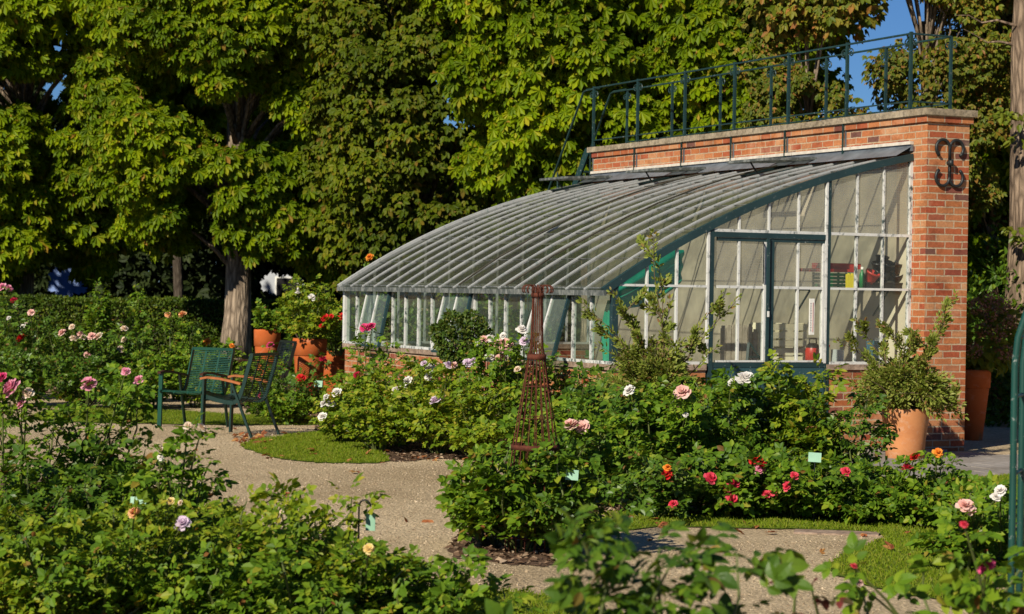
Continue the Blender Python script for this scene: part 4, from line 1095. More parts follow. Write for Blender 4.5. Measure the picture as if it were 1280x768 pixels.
bigpot('tall round terracotta pot at the foot of the brick pillar', PB, .25, .53, False, TERRA, tp=.74)
pb2 = base(1216, 25.0); bigpot('shaded slender terracotta pot behind the brick pillar', pb2, .19, .82, True, TERRAO, tp=.55)
pb3 = base(386, 30.2); bigpot('large orange terracotta tub under the red and white flowers', pb3, .235, .94, True, TERRAO, .0, .7)
pb4 = base(333, 33.0); bigpot('orange terracotta tub half hidden by the dark chair', pb4, .20, 1.0, True, TERRAO)
pb5 = base(418, 31.6); bigpot('orange terracotta tub tucked beside the greenhouse corner', pb5, .20, .72, True, TERRAO)
pb6 = base(824, 20.3); bigpot('terracotta pot of the airy shrub hidden among the roses', pb6, .22, .45, False, TERRA, tp=.74)

def airy_shrub(label, loc, h, r, shoots, seed, n=2600, group='airy shrubs in pots by the gable'):
    rng = np.random.default_rng(seed); t = thing('shrub', label, 'shrub', loc, 0, group); L = Vector(loc)
    paths = []
    for k in range(70):
        az = rng.random()*2*PI; rr = r*math.sqrt(rng.random()); hh = h*rng.uniform(.35, 1.0)*(1 - .45*(rr/r)**2) - (.12 if rr > .8*r else 0)
        tip = Vector((math.cos(az)*rr, math.sin(az)*rr, hh)); paths.append([Vector((0, 0, 0)), tip*.33 + Vector((0, 0, .10)), tip*.66 + Vector((0, 0, .12)), tip])
    for p in list(paths):                # forks
        for _ in range(2):
            q = p[1].lerp(p[2], rng.random()); e = q + Vector((rng.normal()*.16, rng.normal()*.16, rng.uniform(-.05, .2))); paths.append([q, q.lerp(e, .35) + Vector((0, 0, .03)), q.lerp(e, .7) + Vector((0, 0, .02)), e])
    ns = len(paths)
    for s in shoots:
        tip = Vector(s) - L; m1 = Vector((tip.x*.25 + rng.normal()*.03, tip.y*.3 + rng.normal()*.03, tip.z*.42)); m2 = Vector((tip.x*.62 + rng.normal()*.04, tip.y*.6, tip.z*.76))
        paths.append([Vector((0, 0, 0)), m1, m2, tip])
        for f in (.35, .7):
            q = m1.lerp(m2, f) if f < .5 else m2.lerp(tip, .3); e = q + Vector((rng.normal()*.12, rng.normal()*.1, rng.uniform(.06, .22))); paths.append([q, q.lerp(e, .35), q.lerp(e, .7) + Vector((0, 0, .01)), e])
    cm = MB()
    for p in paths: cm.tube(p, [.008, .006, .004, .002], 5, False)
    cm.build('stems', CANEB, t)
    Wp = np.array([[tuple(q) for q in p] for p in paths])
    k = int(n*.86); m = n - k
    idx = np.concatenate([rng.integers(0, ns, k), rng.integers(ns, len(paths), m)]) if len(paths) > ns else rng.integers(0, ns, n)
    n = len(idx); tt = .22 + .78*rng.random(n)**.8; sg = np.clip((tt*3).astype(int), 0, 2); f = (tt*3 - sg)[:, None]
    pos = Wp[idx, sg]*(1-f) + Wp[idx, sg+1]*f; dirs = nrmz(Wp[idx, sg+1] - Wp[idx, sg])
    o = rdir(n, rng)
    sprd = np.where(idx < ns, .07, .03)[:, None]
    pos = pos + o*sprd*rng.random((n, 1)); axis = dirs*.8 + o*.75; 
    V, Q = scatter(combine([leaflet(0, 1, .24, droop=.08)]), pos, axis, o*.8 + np.array([-.25, -.45, .6]), rng.uniform(.03, .06, n))
    obj('foliage', qmesh('foliage', V, Q, L_OLIVE), t); return t
def A3(px, py, Z): return at(px, py, Z)
airy_shrub('bushy shrub with long shoots in the terracotta pot by the brick pillar', (PB.x, PB.y, .48), .50, .58,
           [A3(1197, 366, 21.9), A3(1186, 400, 21.8), A3(1172, 420, 21.6), A3(1068, 400, 21.5), A3(1046, 425, 21.5), A3(1108, 408, 21.5), A3(1205, 505, 21.5), A3(1122, 420, 21.6), A3(1150, 428, 21.7)], 41, 17000)
airy_shrub('pale airy shrub with long arching shoots left of the door', (pb6.x, pb6.y, .42), .78, .62,
           [A3(816, 285, 20.3), A3(822, 325, 20.4), A3(764, 362, 20.2), A3(724, 375, 20.2), A3(740, 398, 20.3), A3(905, 365, 20.3), A3(925, 372, 20.3), A3(880, 415, 20.3), A3(838, 372, 20.4), A3(796, 400, 20.4), A3(745, 430, 20.2), A3(900, 430, 20.4), A3(775, 385, 20.3)], 42, 19000)

# ================================================================== OBELISK, ARCH, PLANT LABELS
OB = base(667, 13.6)
t = thing('obelisk', 'rusted iron rose obelisk with curled top rods', 'obelisk', OB, .2)
top = 1.66; ring2, ring1 = .665, 1.235
def orad(z): return np.interp(z, [0, .30, ring2, ring1, 1.30, top], [.185, .175, .145, .052, .040, .030])
for k in range(18):
    a = 2*PI*k/18
    pts = [(orad(z)*math.cos(a), orad(z)*math.sin(a), z) for z in (0, .3, ring2, .85, 1.05, ring1, 1.3, 1.5, top)]
    for i in range(1, 9):
        b = i*PI*1.25/8; rr = .030 + .035*(1 - math.cos(b)); pts.append((rr*math.cos(a), rr*math.sin(a), top + .030*math.sin(b)))
    MB().tube(pts, .0033, 5).build('rod', RUST, t, True)
for z, w in ((ring2, .032), (ring1, .034), (1.625, .028)):
    mb = MB(); R0 = orad(z) + .006; mb.lathe([(R0, -w/2), (R0 + .004, -w/2), (R0 + .004, w/2), (R0, w/2), (R0, -w/2)], 24, (0, 0, z)); mb.build('band', RUST, t, True)
mb = MB()
for z in (.45, .85, 1.05):
    R0 = orad(z) + .004; mb.tube([(R0*math.cos(i*PI/10), R0*math.sin(i*PI/10), z) for i in range(21)], .0025, 4)
for z in (.10,): 
    R0 = orad(z) + .004; mb.tube([(R0*math.cos(i*PI/10), R0*math.sin(i*PI/10), z) for i in range(21)], .004, 4)
mb.build('hoop', RUST, t)

t = thing('rose_arch', 'green enamelled metal rose arch cut off by the frame edge', 'arch', base(1262, 9.4), math.radians(-20))
AW, AH = 1.25, 1.36
def hoop(y):
    p = [(0, y, 0), (0, y, .5), (0, y, 1.0), (0, y, AH)]
    for i in range(1, 16):
        a = PI - i*PI/16; p.append((AW/2 + AW/2*math.cos(a), y, AH + .62*math.sin(a)))
    return p + [(AW, y, AH), (AW, y, .7), (AW, y, 0)]
for y in (0, .30): MB().tube(hoop(y), .0155, 10).build('hoop', ARCHG, t, True)
hp = hoop(0)
rg_ = [(x, z) for x in (0, AW) for z in (.12, .52, .88, 1.22)] + [(hp[i][0], hp[i][2]) for i in range(4, 19, 2)]
for x, z in rg_: MB().tube([(x, .012, z), (x, .288, z)], .009, 8).build('rung', ARCHG, t, True)

def plant_label(label, px, py, Z, wpx=16, hpx=13, hook=False):
    p = at(px, py, Z); t = thing('plant_label', label, 'plant label', (p.x, p.y, 0), random.uniform(-.15, .1), 'mint green plant labels in the beds')
    w2, h2 = wpx/ppm(Z)/2, hpx/ppm(Z)/2; z = p.z
    if hook:
        pts = [(-w2 - .012, 0, 0), (-w2 - .012, 0, z + h2)] + [(-w2 - .012 + .028*(1 - math.cos(i*PI/8)), 0, z + h2 + .035 + .032*math.sin(i*PI/8)) for i in range(0, 9)]
        MB().tube(pts, .0045, 6).build('stake', IRON, t, True)
        MB().box(-w2 + .022, w2 + .022, -.003, .003, z - h2, z + h2).build('plate', PLATE, t)
    else:
        MB().tube([(0, .008, -.05), (0, .008, z)], .004, 6).build('stake', IRON, t)
        o = MB().box(-w2, w2, -.003, .003, -h2, h2).build('plate', PLATE, t); o.location = (0, 0, z); o.rotation_euler = (-.25, random.uniform(-.06, .06), 0)
plant_label('mint green plate beside the rusted obelisk, below the pair of blush roses', 715, 594, 13.3)
plant_label('mint green plate among the red roses before the door', 1018.5, 572, 15.5, 16, 12)
plant_label('mint green plate hanging from a dark hooked stake near the path', 457.5, 653, 10.4, 12, 21, True)
plant_label('mint green plate half buried in the leaves above the apricot rose', 173, 626, 10.9, 20, 10)
plant_label('mint green plate below the orange tub near the dark red blooms', 398, 480, 26.6, 10, 8)

# standard tree trained to a ball
TB = base(573, 23.0)
t = thing('standard_tree', 'small clipped ball tree on a bare stem in front of the windows', 'tree', TB)
MB().tube([(0, 0, 0), (.01, 0, .4), (-.005, 0, .75), (0, 0, 1.0)], [.03, .026, .026, .02], 8).build('trunk', BARK, t, True)
rng = np.random.default_rng(77); n = 3400; d = rdir(n, rng); rad = .29*(.55 + .5*rng.random((n, 1))**.5)*(1 + .12*np.sin(d[:, :1]*7 + d[:, 2:]*5))
P = d*rad*np.array([1, 1, 1.0]) + np.array([0, 0, 1.12])
V, Q = scatter(T_SIMPLE, P, d + rng.normal(size=(n, 3))*.5, d + np.array([0, 0, .5]) + rng.normal(size=(n, 3))*.3, rng.uniform(.03, .055, n))
obj('crown', qmesh('crown', V, Q, L_TOPI), t)
br = MB()
for k in range(9):
    a = k*2.4; br.tube([(0, 0, .95), (.08*math.cos(a), .08*math.sin(a), 1.08), (.2*math.cos(a), .2*math.sin(a), 1.12 + .15*math.sin(k))], [.01, .007, .003], 5)
br.build('limbs', BARK, t)

# ================================================================== TREES
HOLES = [(74, 45, 16, 48), (66, 110, 12, 30), (240, 124, 10, 10), (585, 20, 22, 14), (548, 15, 14, 14), (560, 120, 24, 40), (590, 140, 18, 26), (432, 228, 10, 16), (815, 105, 16, 10), (880, 125, 9, 16),
         (1088, 20, 40, 34), (1050, 75, 30, 24), (1078, 118, 28, 26), (1155, 72, 12, 30), (1010, 128, 26, 14), (930, 168, 26, 8), (1120, 45, 22, 16), (1225, 115, 8, 8), (700, 108, 8, 6), (1040, 40, 14, 14)]
def in_hole(p, grow=1.0):
    x, y = pxpy(p)
    return any(((x-hx)/(rx*grow))**2 + ((y-hy)/(ry*grow))**2 < 1 for hx, hy, rx, ry in HOLES)
def foliage_clumps(clumps, T, size, rng, nl, droop=.45):
    ch = []
    for c, rx, rz, sc_ in clumps:
        n = max(4, int(nl*rng.uniform(.7, 1.3)/sc_**2))
        d = rdir(n, rng); rr = rng.random((n, 1))**.4
        P = np.array(c) + d*rr*np.array([rx, rx, rz])
        out = d*np.array([1, 1, .25])
        ax = out*.7 + np.array([0, 0, -droop]) + rng.normal(size=(n, 3))*.35
        nn = out*.5 + np.array([-.32, -.42, .55]) + rng.normal(size=(n, 3))*.32
        ch.append(scatter(T, P, ax, nn, size*sc_*rng.uniform(.5, 1.2, n)))
    return merge(ch)
def tree(label, px, Z, tr, R, zmin, nclump, nl, T, size, mat, seed, bark=None, ztop=12.5, name='tree', cr_=(.64, .42), lean=0.0, droop=.85, off=(0, 0), low=0.5, group='trees behind the rose garden', shell=.45, trunk_h=None, front=.72):
    rng = np.random.default_rng(seed); b = base(px, Z); t = thing(name, label, 'tree', (b.x, b.y, 0), 0, group); O = np.array([b.x, b.y, 0])
    clumps = []; tries = 0; H = ztop - zmin
    nlow = int(nclump*.74)
    while len(clumps) < nclump and tries < nclump*20:
        tries += 1
        lowpart = len(clumps) < nlow
        z = zmin + (rng.random()**.9)*(min(7.6, ztop) - zmin) if lowpart else rng.uniform(min(7.4, ztop - .3), ztop)
        k = (z - zmin)/H; prof = math.sin(min(1, .22 + k*.95)*PI*.82)**.6
        az = rng.uniform(0, 2*PI) if rng.random() > front else rng.uniform(PI*.92, PI*2.05)
        rad = R*prof*(shell + (1-shell)*math.sqrt(rng.random()))
        if lowpart: z += .5*low*math.sin(az*3 + seed) + .35*low*math.sin(az*7 + seed*2)
        c = np.array([off[0] + rad*math.cos(az) + lean*z, off[1] + rad*math.sin(az), z])
        if lowpart and in_hole(c + O, 1.3): continue
        s = 1.0 if lowpart else 1.7
        cl = rng.uniform(.55, 1.35)
        clumps.append((c, cr_[0]*cl*(1 if lowpart else 1.6), cr_[1]*cl*(1 if lowpart else 1.6), s))
    V, Q = foliage_clumps(clumps, T, size, rng, nl, droop)
    obj('crown', qmesh('crown', V, Q, mat), t)
    th_ = trunk_h or ztop*.75
    path = [(lean*z + .04*math.sin(z*1.3 + seed), .05*math.sin(z + seed), z) for z in np.linspace(-.1, th_, 9)]
    rad = [tr*(1.28 if i == 0 else 1.0)*(1 - .62*i/8) for i in range(9)]
    MB().tube(path, rad, 18).build('trunk', bark or BARK, t, True)
    lm = MB()
    for c, rx, rz, s in clumps[::3]:
        z0 = max(1.9, min(th_*.9, c[2]*.75 - .2)); p0 = Vector((lean*z0, 0, z0)); p3 = Vector(tuple(c))
        mid = p0.lerp(p3, .5) + Vector((rng.normal()*.15, rng.normal()*.15, .35))
        lm.tube([p0, p0.lerp(mid, .5) + Vector((0, 0, .06)), mid, mid.lerp(p3, .5) + Vector((0, 0, .08)), p3], [tr*.22, tr*.17, tr*.11, tr*.07, .012], 6)
    lm.build('limbs', bark or BARK, t, True)
    return t
def frac(px, Z, y): return at(px, y, Z).z
tree('large chestnut tree at the left with leaves hanging almost to the hedge', 28, 47, .24, 2.95, 1.9, 215, 190, T_NUT, .215, L_NUT, 11, name='chestnut_tree')
tree('chestnut tree with a stout pale trunk behind the chairs', 294, 41.5, .285, 2.6, 2.45, 180, 185, T_NUT, .20, L_NUT, 12, name='chestnut_tree')
tree('fine leaved maple tree with dull green foliage left of the glass roof', 528, 39.2, .19, 1.95, 1.9, 200, 190, T_MAPLE, .15, L_MAPLE, 13, name='maple_tree', cr_=(.62, .32))
tree('broad chestnut tree rising behind the middle of the brick wall', 742, 36.5, .26, 2.4, 2.9, 215, 160, T_NUT, .20, L_NUT, 14, name='chestnut_tree', front=.8)
tree('chestnut tree with drooping sprays above the iron railing', 955, 34.0, .22, 1.65, 4.35, 120, 95, T_NUT, .20, L_NUT, 15, name='chestnut_tree', front=.8, cr_=(.55, .42), droop=.8)
tree('thin autumn tinted tree seen against blue sky behind the railing', 1150, 31.0, .12, 1.3, 3.0, 125, 170, T_MAPLE, .095, L_AUT, 16, name='autumn_tree', cr_=(.38, .30), shell=.15, ztop=7.5)
tree('yellowing sparse tree behind the right half of the brick wall', 1005, 30.8, .11, .9, 2.4, 90, 150, T_MAPLE, .09, L_AUT, 17, name='autumn_tree', cr_=(.34, .28), shell=.15, ztop=6.0)
tree('dark brownish conifer behind the right end of the wall', 1232, 33.8, .15, .8, 1.6, 110, 200, T_NARROW, .18, L_CON, 18, BARKR, name='conifer_tree', cr_=(.5, .28), droop=.7, shell=.2)
tree('young chestnut tree with bright leaves between the pillar and the pine trunk', 1238, 33.0, .10, .72, 1.55, 48, 42, T_NUT, .24, L_NUT, 19, name='chestnut_tree', ztop=4.6, cr_=(.42, .3), trunk_h=3.8)
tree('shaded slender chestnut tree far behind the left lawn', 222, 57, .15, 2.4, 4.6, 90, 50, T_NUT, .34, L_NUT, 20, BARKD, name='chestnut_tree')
tree('shaded chestnut tree deep in the wood beyond the maple', 405, 58, .18, 2.6, 3.6, 110, 60, T_NUT, .34, L_NUT, 21, name='chestnut_tree')
tree('shaded dark tree between the maple and the broad chestnut', 650, 52, .2, 2.3, 2.4, 130, 120, T_MAPLE, .19, L_MAPLE, 22, name='maple_tree')
# big pine trunk at the right edge, its crown far above the picture
t = tree('tall pine with thick reddish trunk at the right edge', 1289, 29.5, .42, 1.9, 7.6, 60, 260, T_NARROW, .22, L_CON, 23, BARKR, name='pine_tree', ztop=14, lean=-.006)
mb = MB(); r = random.Random(3)
for (z0, dx, dz, ln) in ((5.35, -1, .12, 1.0), (5.1, -1, .2, .8)):
    p = Vector((-.2, -.1, z0)); pts = [p]
    for i in range(5): pts.append(pts[-1] + Vector((dx*ln/5, r.uniform(-.08, .08), dz*ln/5 + r.uniform(-.07, .09))))
    mb.tube(pts, [.022, .018, .014, .010, .006, .003], 6)
mb.build('dead_branches', BARKR, t)
rng = np.random.default_rng(5); pc = []
for px, py, n in ((1258, 142, 14), (1272, 175, 18), (1266, 290, 20), (1276, 300, 24), (1270, 148, 10)):
    q = at(px, py, 29.0) - Vector(t.location); pc.append((np.array(tuple(q)), .14, .10, 1.0))
V, Q = foliage_clumps(pc, T_SIMPLE, .12, rng, 22); obj('ivy', qmesh('ivy', V, Q, L_VINE), t)

# far wood: reads as one mass
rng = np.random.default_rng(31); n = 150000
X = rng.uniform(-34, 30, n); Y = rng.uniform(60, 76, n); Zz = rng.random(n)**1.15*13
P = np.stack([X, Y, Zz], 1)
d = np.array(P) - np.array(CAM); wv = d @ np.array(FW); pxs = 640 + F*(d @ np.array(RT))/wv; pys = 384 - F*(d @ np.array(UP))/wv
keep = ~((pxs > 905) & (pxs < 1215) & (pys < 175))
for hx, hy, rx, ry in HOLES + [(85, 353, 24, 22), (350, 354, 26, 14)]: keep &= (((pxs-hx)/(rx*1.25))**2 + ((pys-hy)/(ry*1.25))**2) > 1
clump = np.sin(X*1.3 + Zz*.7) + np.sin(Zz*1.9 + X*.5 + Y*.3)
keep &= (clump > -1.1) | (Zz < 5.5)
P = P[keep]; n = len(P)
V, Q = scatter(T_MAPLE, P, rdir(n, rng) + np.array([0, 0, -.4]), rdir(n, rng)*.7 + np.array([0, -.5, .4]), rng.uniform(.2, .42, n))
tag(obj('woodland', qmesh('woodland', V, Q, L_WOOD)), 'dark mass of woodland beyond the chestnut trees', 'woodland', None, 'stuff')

# clipped hedge
ha, hb = base(-170, 43.6), base(500, 43.0)
t = thing('hedge', 'long low clipped hedge behind the rose beds', 'hedge', ha, math.atan2(hb.y - ha.y, hb.x - ha.x))
ln = (hb - ha).length; HH = 1.31
MB().box(0, ln, .10, 1.0, 0, HH - .1).build('dark_core', SOIL, t)  # one solid dark core, stands for the dark inside of the hedge
rng = np.random.default_rng(9); n = 42000
x = rng.uniform(-.05, ln + .05, n); f = rng.random(n); y = np.where(f < .62, rng.normal(0, .045, n) + .03*np.sin(x*3), rng.uniform(0, 1.1, n)); z = np.where(f < .62, rng.uniform(.03, HH, n), HH + rng.normal(0, .03, n) + .025*np.sin(x*2.3))
V, Q = scatter(T_SIMPLE, np.stack([x, y, z], 1), rdir(n, rng) + np.array([0, -.4, .3]), rdir(n, rng)*.8 + np.array([0, -.6, .5]), rng.uniform(.045, .08, n))
obj('foliage', qmesh('foliage', V, Q, L_HEDGE), t)

# buildings glimpsed under the trees
def shed(label, px, Z, wx, h, mat, roofh, yaw, windows):
    b = base(px, Z); t = thing('house', label, 'building', b, yaw)
    MB().box(-wx/2, wx/2, 0, 5, 0, h).build('wall', mat, t)
    mb = MB(); a = [(-wx/2 - .3, -.3, h + .01), (wx/2 + .3, -.3, h + .01), (wx/2 + .3, 5.3, h + .01), (-wx/2 - .3, 5.3, h + .01)]
    rdg = [(-wx/2 - .3, 2.5, h + roofh), (wx/2 + .3, 2.5, h + roofh)]
    mb.quad(a[0], a[1], rdg[1], rdg[0]); mb.quad(a[2], a[3], rdg[0], rdg[1]); mb.poly([a[1], a[2], rdg[1]]); mb.poly([a[3], a[0], rdg[0]]); mb.build('roof', SLATE, t)
    for x in windows:
        fo = MB().box(x - .5, x + .5, -.05, -.003, .9, 2.1).build('window', WHITEP, t)
        MB().box(x - .43, x + .43, -.058, -.051, .97, 2.03).build('pane', BLACKP, fo)
shed('pale blue rendered building glimpsed under the left chestnut', 62, 84, 3.2, 3.2, BLUEWALL, 1.3, 0.05, (-.9,))
shed('white rendered building glimpsed behind the stout trunk', 352, 90, 3.0, 3.2, WHITEWALL, 1.2, -.05, (.2,))

# hydrangea behind the pillar
def hydrangea():
    L_ = Vector((pb2.x + .12, pb2.y + .1, .78)); t = thing('hydrangea', 'faded pink hydrangea in the shaded pot behind the pillar', 'shrub', L_)
    rng = np.random.default_rng(15); n = 620; d = rdir(n, rng); d[:, 2] = d[:, 2]*.9 + .1
    P = d*np.array([.46, .40, .48])*(.45 + .55*rng.random((n, 1))**.5) + np.array([0, 0, .38])
    V, Q = scatter(T_SIMPLE, P, d + rng.normal(size=(n, 3))*.4 + np.array([0, 0, -.4]), d*.7 + np.array([0, 0, .7]), rng.uniform(.09, .15, n)); obj('foliage', qmesh('foliage', V, Q, L_VINE), t)
    cm = MB()
    for k in range(10):
        a = k*2.4; cm.tube([(0, 0, -.05), (.12*math.cos(a), .12*math.sin(a), .25), (.34*math.cos(a), .34*math.sin(a), .5 + .2*math.sin(k*1.7))], [.008, .006, .004], 5)
    cm.build('stems', CANEB, t)
    for k, (px, py) in enumerate(((1222, 383), (1238, 392), (1254, 382), (1229, 412), (1247, 418), (1262, 403), (1218, 438), (1256, 442), (1240, 372))):
        q = at(px, py, pb2.y - .25) - L_; m = 120; dd = rdir(m, rng)
        V, Q = scatter(T_SIMPLE, np.array(tuple(q)) + dd*.085, rdir(m, rng) + dd*.2, dd + rng.normal(size=(m, 3))*.2, rng.uniform(.025, .04, m)); obj('flower_head', qmesh('flower_head', V, Q, HYD), t)
hydrangea()
def laurel(label, px, Z, h, r, seed, mat=None, n=1500, size=.11):
    b = base(px, Z); t = thing('shrub', label, 'shrub', b, 0, 'leafy shrubs behind the garden'); rng = np.random.default_rng(seed)
    d = rdir(n, rng); d[:, 2] = np.abs(d[:, 2]); P = d*np.array([r, r, h])*(.5 + .5*rng.random((n, 1))**.5)*(1 + .15*np.sin(d[:, :1]*8 + d[:, 2:]*6 + seed)); P[:, 2] = np.maximum(P[:, 2], .05)
    V, Q = scatter(T_SIMPLE, P, d + rng.normal(size=(n, 3))*.5 + np.array([0, 0, -.2]), d + np.array([0, 0, .5]) + rng.normal(size=(n, 3))*.3, size*rng.uniform(.6, 1.2, n)); obj('foliage', qmesh('foliage', V, Q, mat or L_ROSED), t)
    cm = MB()
    for k in range(8):
        a = k*2.4; cm.tube([(0, 0, 0), (.25*r*math.cos(a), .25*r*math.sin(a), h*.4), (.7*r*math.cos(a), .7*r*math.sin(a), h*.75)], [.02, .014, .006], 5)
    cm.build('stems', CANEB, t)
laurel('dark evergreen shrub in the shade behind the pillar', 1243, 29.6, 2.0, .8, 51, None, 2600)
laurel('dark evergreen shrub at the foot of the pine', 1290, 28.0, 1.5, .7, 52, None, 1800)
laurel('dark shrub filling the shade beyond the shaded pot', 1262, 31.5, 2.6, 1.3, 53, None, 2600)
for i, (px, Z, h, r, lab) in enumerate(((455, 33.5, 1.5, .75, 'sunlit shrub seen through the leftmost greenhouse panes'), (500, 36, 1.6, .8, 'dense shrub behind the far glass gable'), (548, 34.5, 1.5, .7, 'sunlit shrub seen through the middle of the low windows'), (600, 37, 1.7, .9, 'tall shrub beyond the far end of the greenhouse'), (655, 36, 1.6, .8, 'dark shrub beyond the steps of the walkway'), (395, 37, 1.4, .7, 'dark shrub behind the orange tubs'))):
    laurel(lab, px, Z, h, r, 60+i, L_TOPI if i % 2 == 0 else L_ROSED, 1500, .10)

# ================================================================== ROSES
S = 100
def RB(label, px, Z, top, r, n, mat, blooms=(), **kw):
    global S; S += 1
    return rose_px(label, px, Z, top, r, n, mat, blooms, S, **kw)
R, D, Yl = L_ROSE, L_ROSED, L_ROSEY
# --- bed beyond the chairs
g = dict(group='rose bushes of the far bed beyond the chairs', leafsize=.14)
RB('rose bush at the far left edge with pink and dark red blooms high up', 2, 31, 372, .42, 520, D, [(3, 359, 9, 'pink'), (11, 361, 9, 'pink'), (17, 376, 8, 'crimson'), (27, 424, 12, 'red'), (35, 402, 7, 'cream'), (29, 409, 7, 'white')], **g)
RB('far rose bush with one salmon and one small white bloom', 45, 30.6, 392, .45, 560, D, [(39, 391, 8, 'blush'), (11, 398, 5, 'white')], **g)
RB('far rose bush with a row of peach blooms left of the rose pillar', 92, 30, 420, .45, 560, D, [(78, 417, 10, 'blush'), (92, 423, 9, 'cream'), (90, 409, 7, 'cream'), (100, 418, 7, 'blush'), (104, 422, 8, 'cream'), (115, 421, 10, 'blush'), (124, 421, 10, 'cream'), (109, 444, 8, 'blush')], **g)
RB('far rose bush with cream blooms between the two rose pillars', 152, 30.2, 415, .42, 520, D, [(155, 411, 8, 'cream'), (155, 425, 7, 'cream'), (151, 437, 9, 'cream')], **g)
RB('far rose bush with two apricot blooms in front of the hedge', 222, 31, 398, .42, 480, R, [(228, 394, 10, 'apricot'), (210, 394, 7, 'apricot')], **g)
RB('far rose bush with small orange blooms just left of the stout trunk', 268, 31.5, 425, .42, 460, R, [(259, 428, 9, 'orange'), (290, 433, 7, 'orange')], **g)
RB('flowerless low rose bush behind the armchair facing the camera', 190, 29.0, 440, .42, 480, R, (), **g)
RB('flowerless leafy rose bush at the left end of the far bed front', 25, 28.8, 440, .48, 560, D, (), **g)
RB('flowerless leafy rose bush in front of the peach roses', 105, 28.6, 450, .48, 560, D, (), **g)
RB('flowerless rose bush left of the green chair back', 160, 28.3, 462, .4, 420, R, (), **g)
RB('flowerless bush behind the chair facing the camera, near the trunk', 245, 29.2, 440, .42, 460, R, (), **g)
g2 = dict(group='rose bushes around the orange tubs', leafsize=.13)
RB('rose bush with a bright magenta bloom in front of the dark chair', 322, 27.6, 450, .42, 420, R, [(338, 432, 9, 'hotpink', 27), (326, 494, 7, 'hotpink')], **g2)
RB('rose bush with dark red blooms under the large orange tub', 372, 26.6, 468, .45, 480, D, [(376, 473, 10, 'red'), (388, 482, 9, 'crimson'), (403, 449, 8, 'crimson')], **g2)
RB('flowerless sprawling rose bush right of the side-on chair', 352, 25.9, 492, .34, 320, R, (), **g2)
RB('flowering bush of small red and white roses in the large orange tub', 384, 30.2, 352, .42, 620, Yl, [(406, 398, 9, 'red'), (414, 396, 6, 'red'), (390, 372, 8, 'white'), (402, 408, 6, 'red'), (372, 366, 5, 'white')], bz=.84, **g2)
RB('red rose in the tub beside the greenhouse corner', 420, 31.4, 385, .32, 300, R, [(415, 401, 11, 'red'), (427, 396, 9, 'red')], bz=.66, **g2)
RB('trailing green bush over the tub behind the dark chair', 340, 33.0, 385, .34, 330, R, (), bz=.9, **g2)
gp_ = dict(group='climbing roses trained up posts', name='climbing_rose', cat='climbing rose', upright=.72, leafsize=.14, lo=.05)
RB('leafy climbing rose column left of centre of the hedge', 122, 36, 336, .30, 420, R, (), **gp_)
RB('thinner climbing rose column nearer the stout trunk', 172, 36.5, 343, .26, 260, R, (), **gp_)
RB('tall climbing rose with one orange bloom above the greenhouse eaves', 408, 33.5, 340, .36, 340, R, [(462, 322, 9, 'orange')], **gp_)

# --- bed in front of the long wall
g3 = dict(group='rose bushes in front of the long greenhouse wall', leafsize=.135)
RB('low rose bush with white blooms at the left tip of the bed', 430, 22.9, 478, .34, 380, Yl, [(421, 491, 11, 'white'), (413, 505, 11, 'white'), (405, 505, 9, 'white'), (403, 521, 10, 'white'), (408, 497, 8, 'white')], **g3)
RB('rose bush with magenta blooms reaching up to the hinged window', 458, 24.6, 425, .36, 380, R, [(456, 410, 11, 'hotpink'), (464, 409, 11, 'hotpink'), (446, 469, 8, 'crimson')], **g3)
RB('rose bush with white and lilac blooms left of the ball tree', 500, 22.6, 452, .42, 560, Yl, [(538, 461, 13, 'white'), (536, 471, 10, 'white'), (510, 477, 12, 'white'), (496, 489, 12, 'white'), (503, 488, 11, 'white'), (530, 455, 8, 'lilac')], **g3)
RB('yellowing flowerless rose bush at the front of the bed by the lawn', 475, 21.8, 492, .38, 420, Yl, (), **g3)
RB('rose bush with one lilac pink bloom below the ball tree', 548, 21.6, 478, .44, 560, Yl, [(544, 502, 13, 'lilac'), (560, 457, 10, 'lilac'), (567, 457, 9, 'blush')], **g3)
RB('tall rose bush with clustered blush blooms under the windows', 612, 22.4, 428, .44, 600, R, [(605, 425, 10, 'blush'), (613, 424, 10, 'white'), (622, 432, 11, 'blush'), (630, 432, 18, 'blush'), (613, 447, 11, 'white'), (625, 449, 12, 'blush'), (585, 454, 11, 'lilac'), (592, 452, 9, 'lilac'), (600, 430, 9, 'white')], **g3)
RB('rose bush with white blooms just left of the rusted obelisk', 648, 21.9, 420, .40, 480, R, [(652, 413, 12, 'white'), (655, 427, 11, 'lilac'), (629, 420, 8, 'white'), (647, 462, 8, 'cream')], **g3)
RB('yellowing flowerless rose bush in front of the blush cluster', 598, 20.9, 490, .42, 520, Yl, (), **g3)
RB('flowerless rose bush between the ball tree and the wall', 540, 24.2, 448, .42, 440, D, (), **g3)
RB('flowerless rose bush right of the obelisk under the windows', 712, 22.4, 452, .42, 460, D, (), **g3)
RB('flowerless rose bush near the green drape corner', 742, 20.9, 456, .40, 460, D, (), **g3)
RB('small flowerless rose bush against the wall at the left corner', 482, 25.6, 446, .34, 300, R, (), **g3)

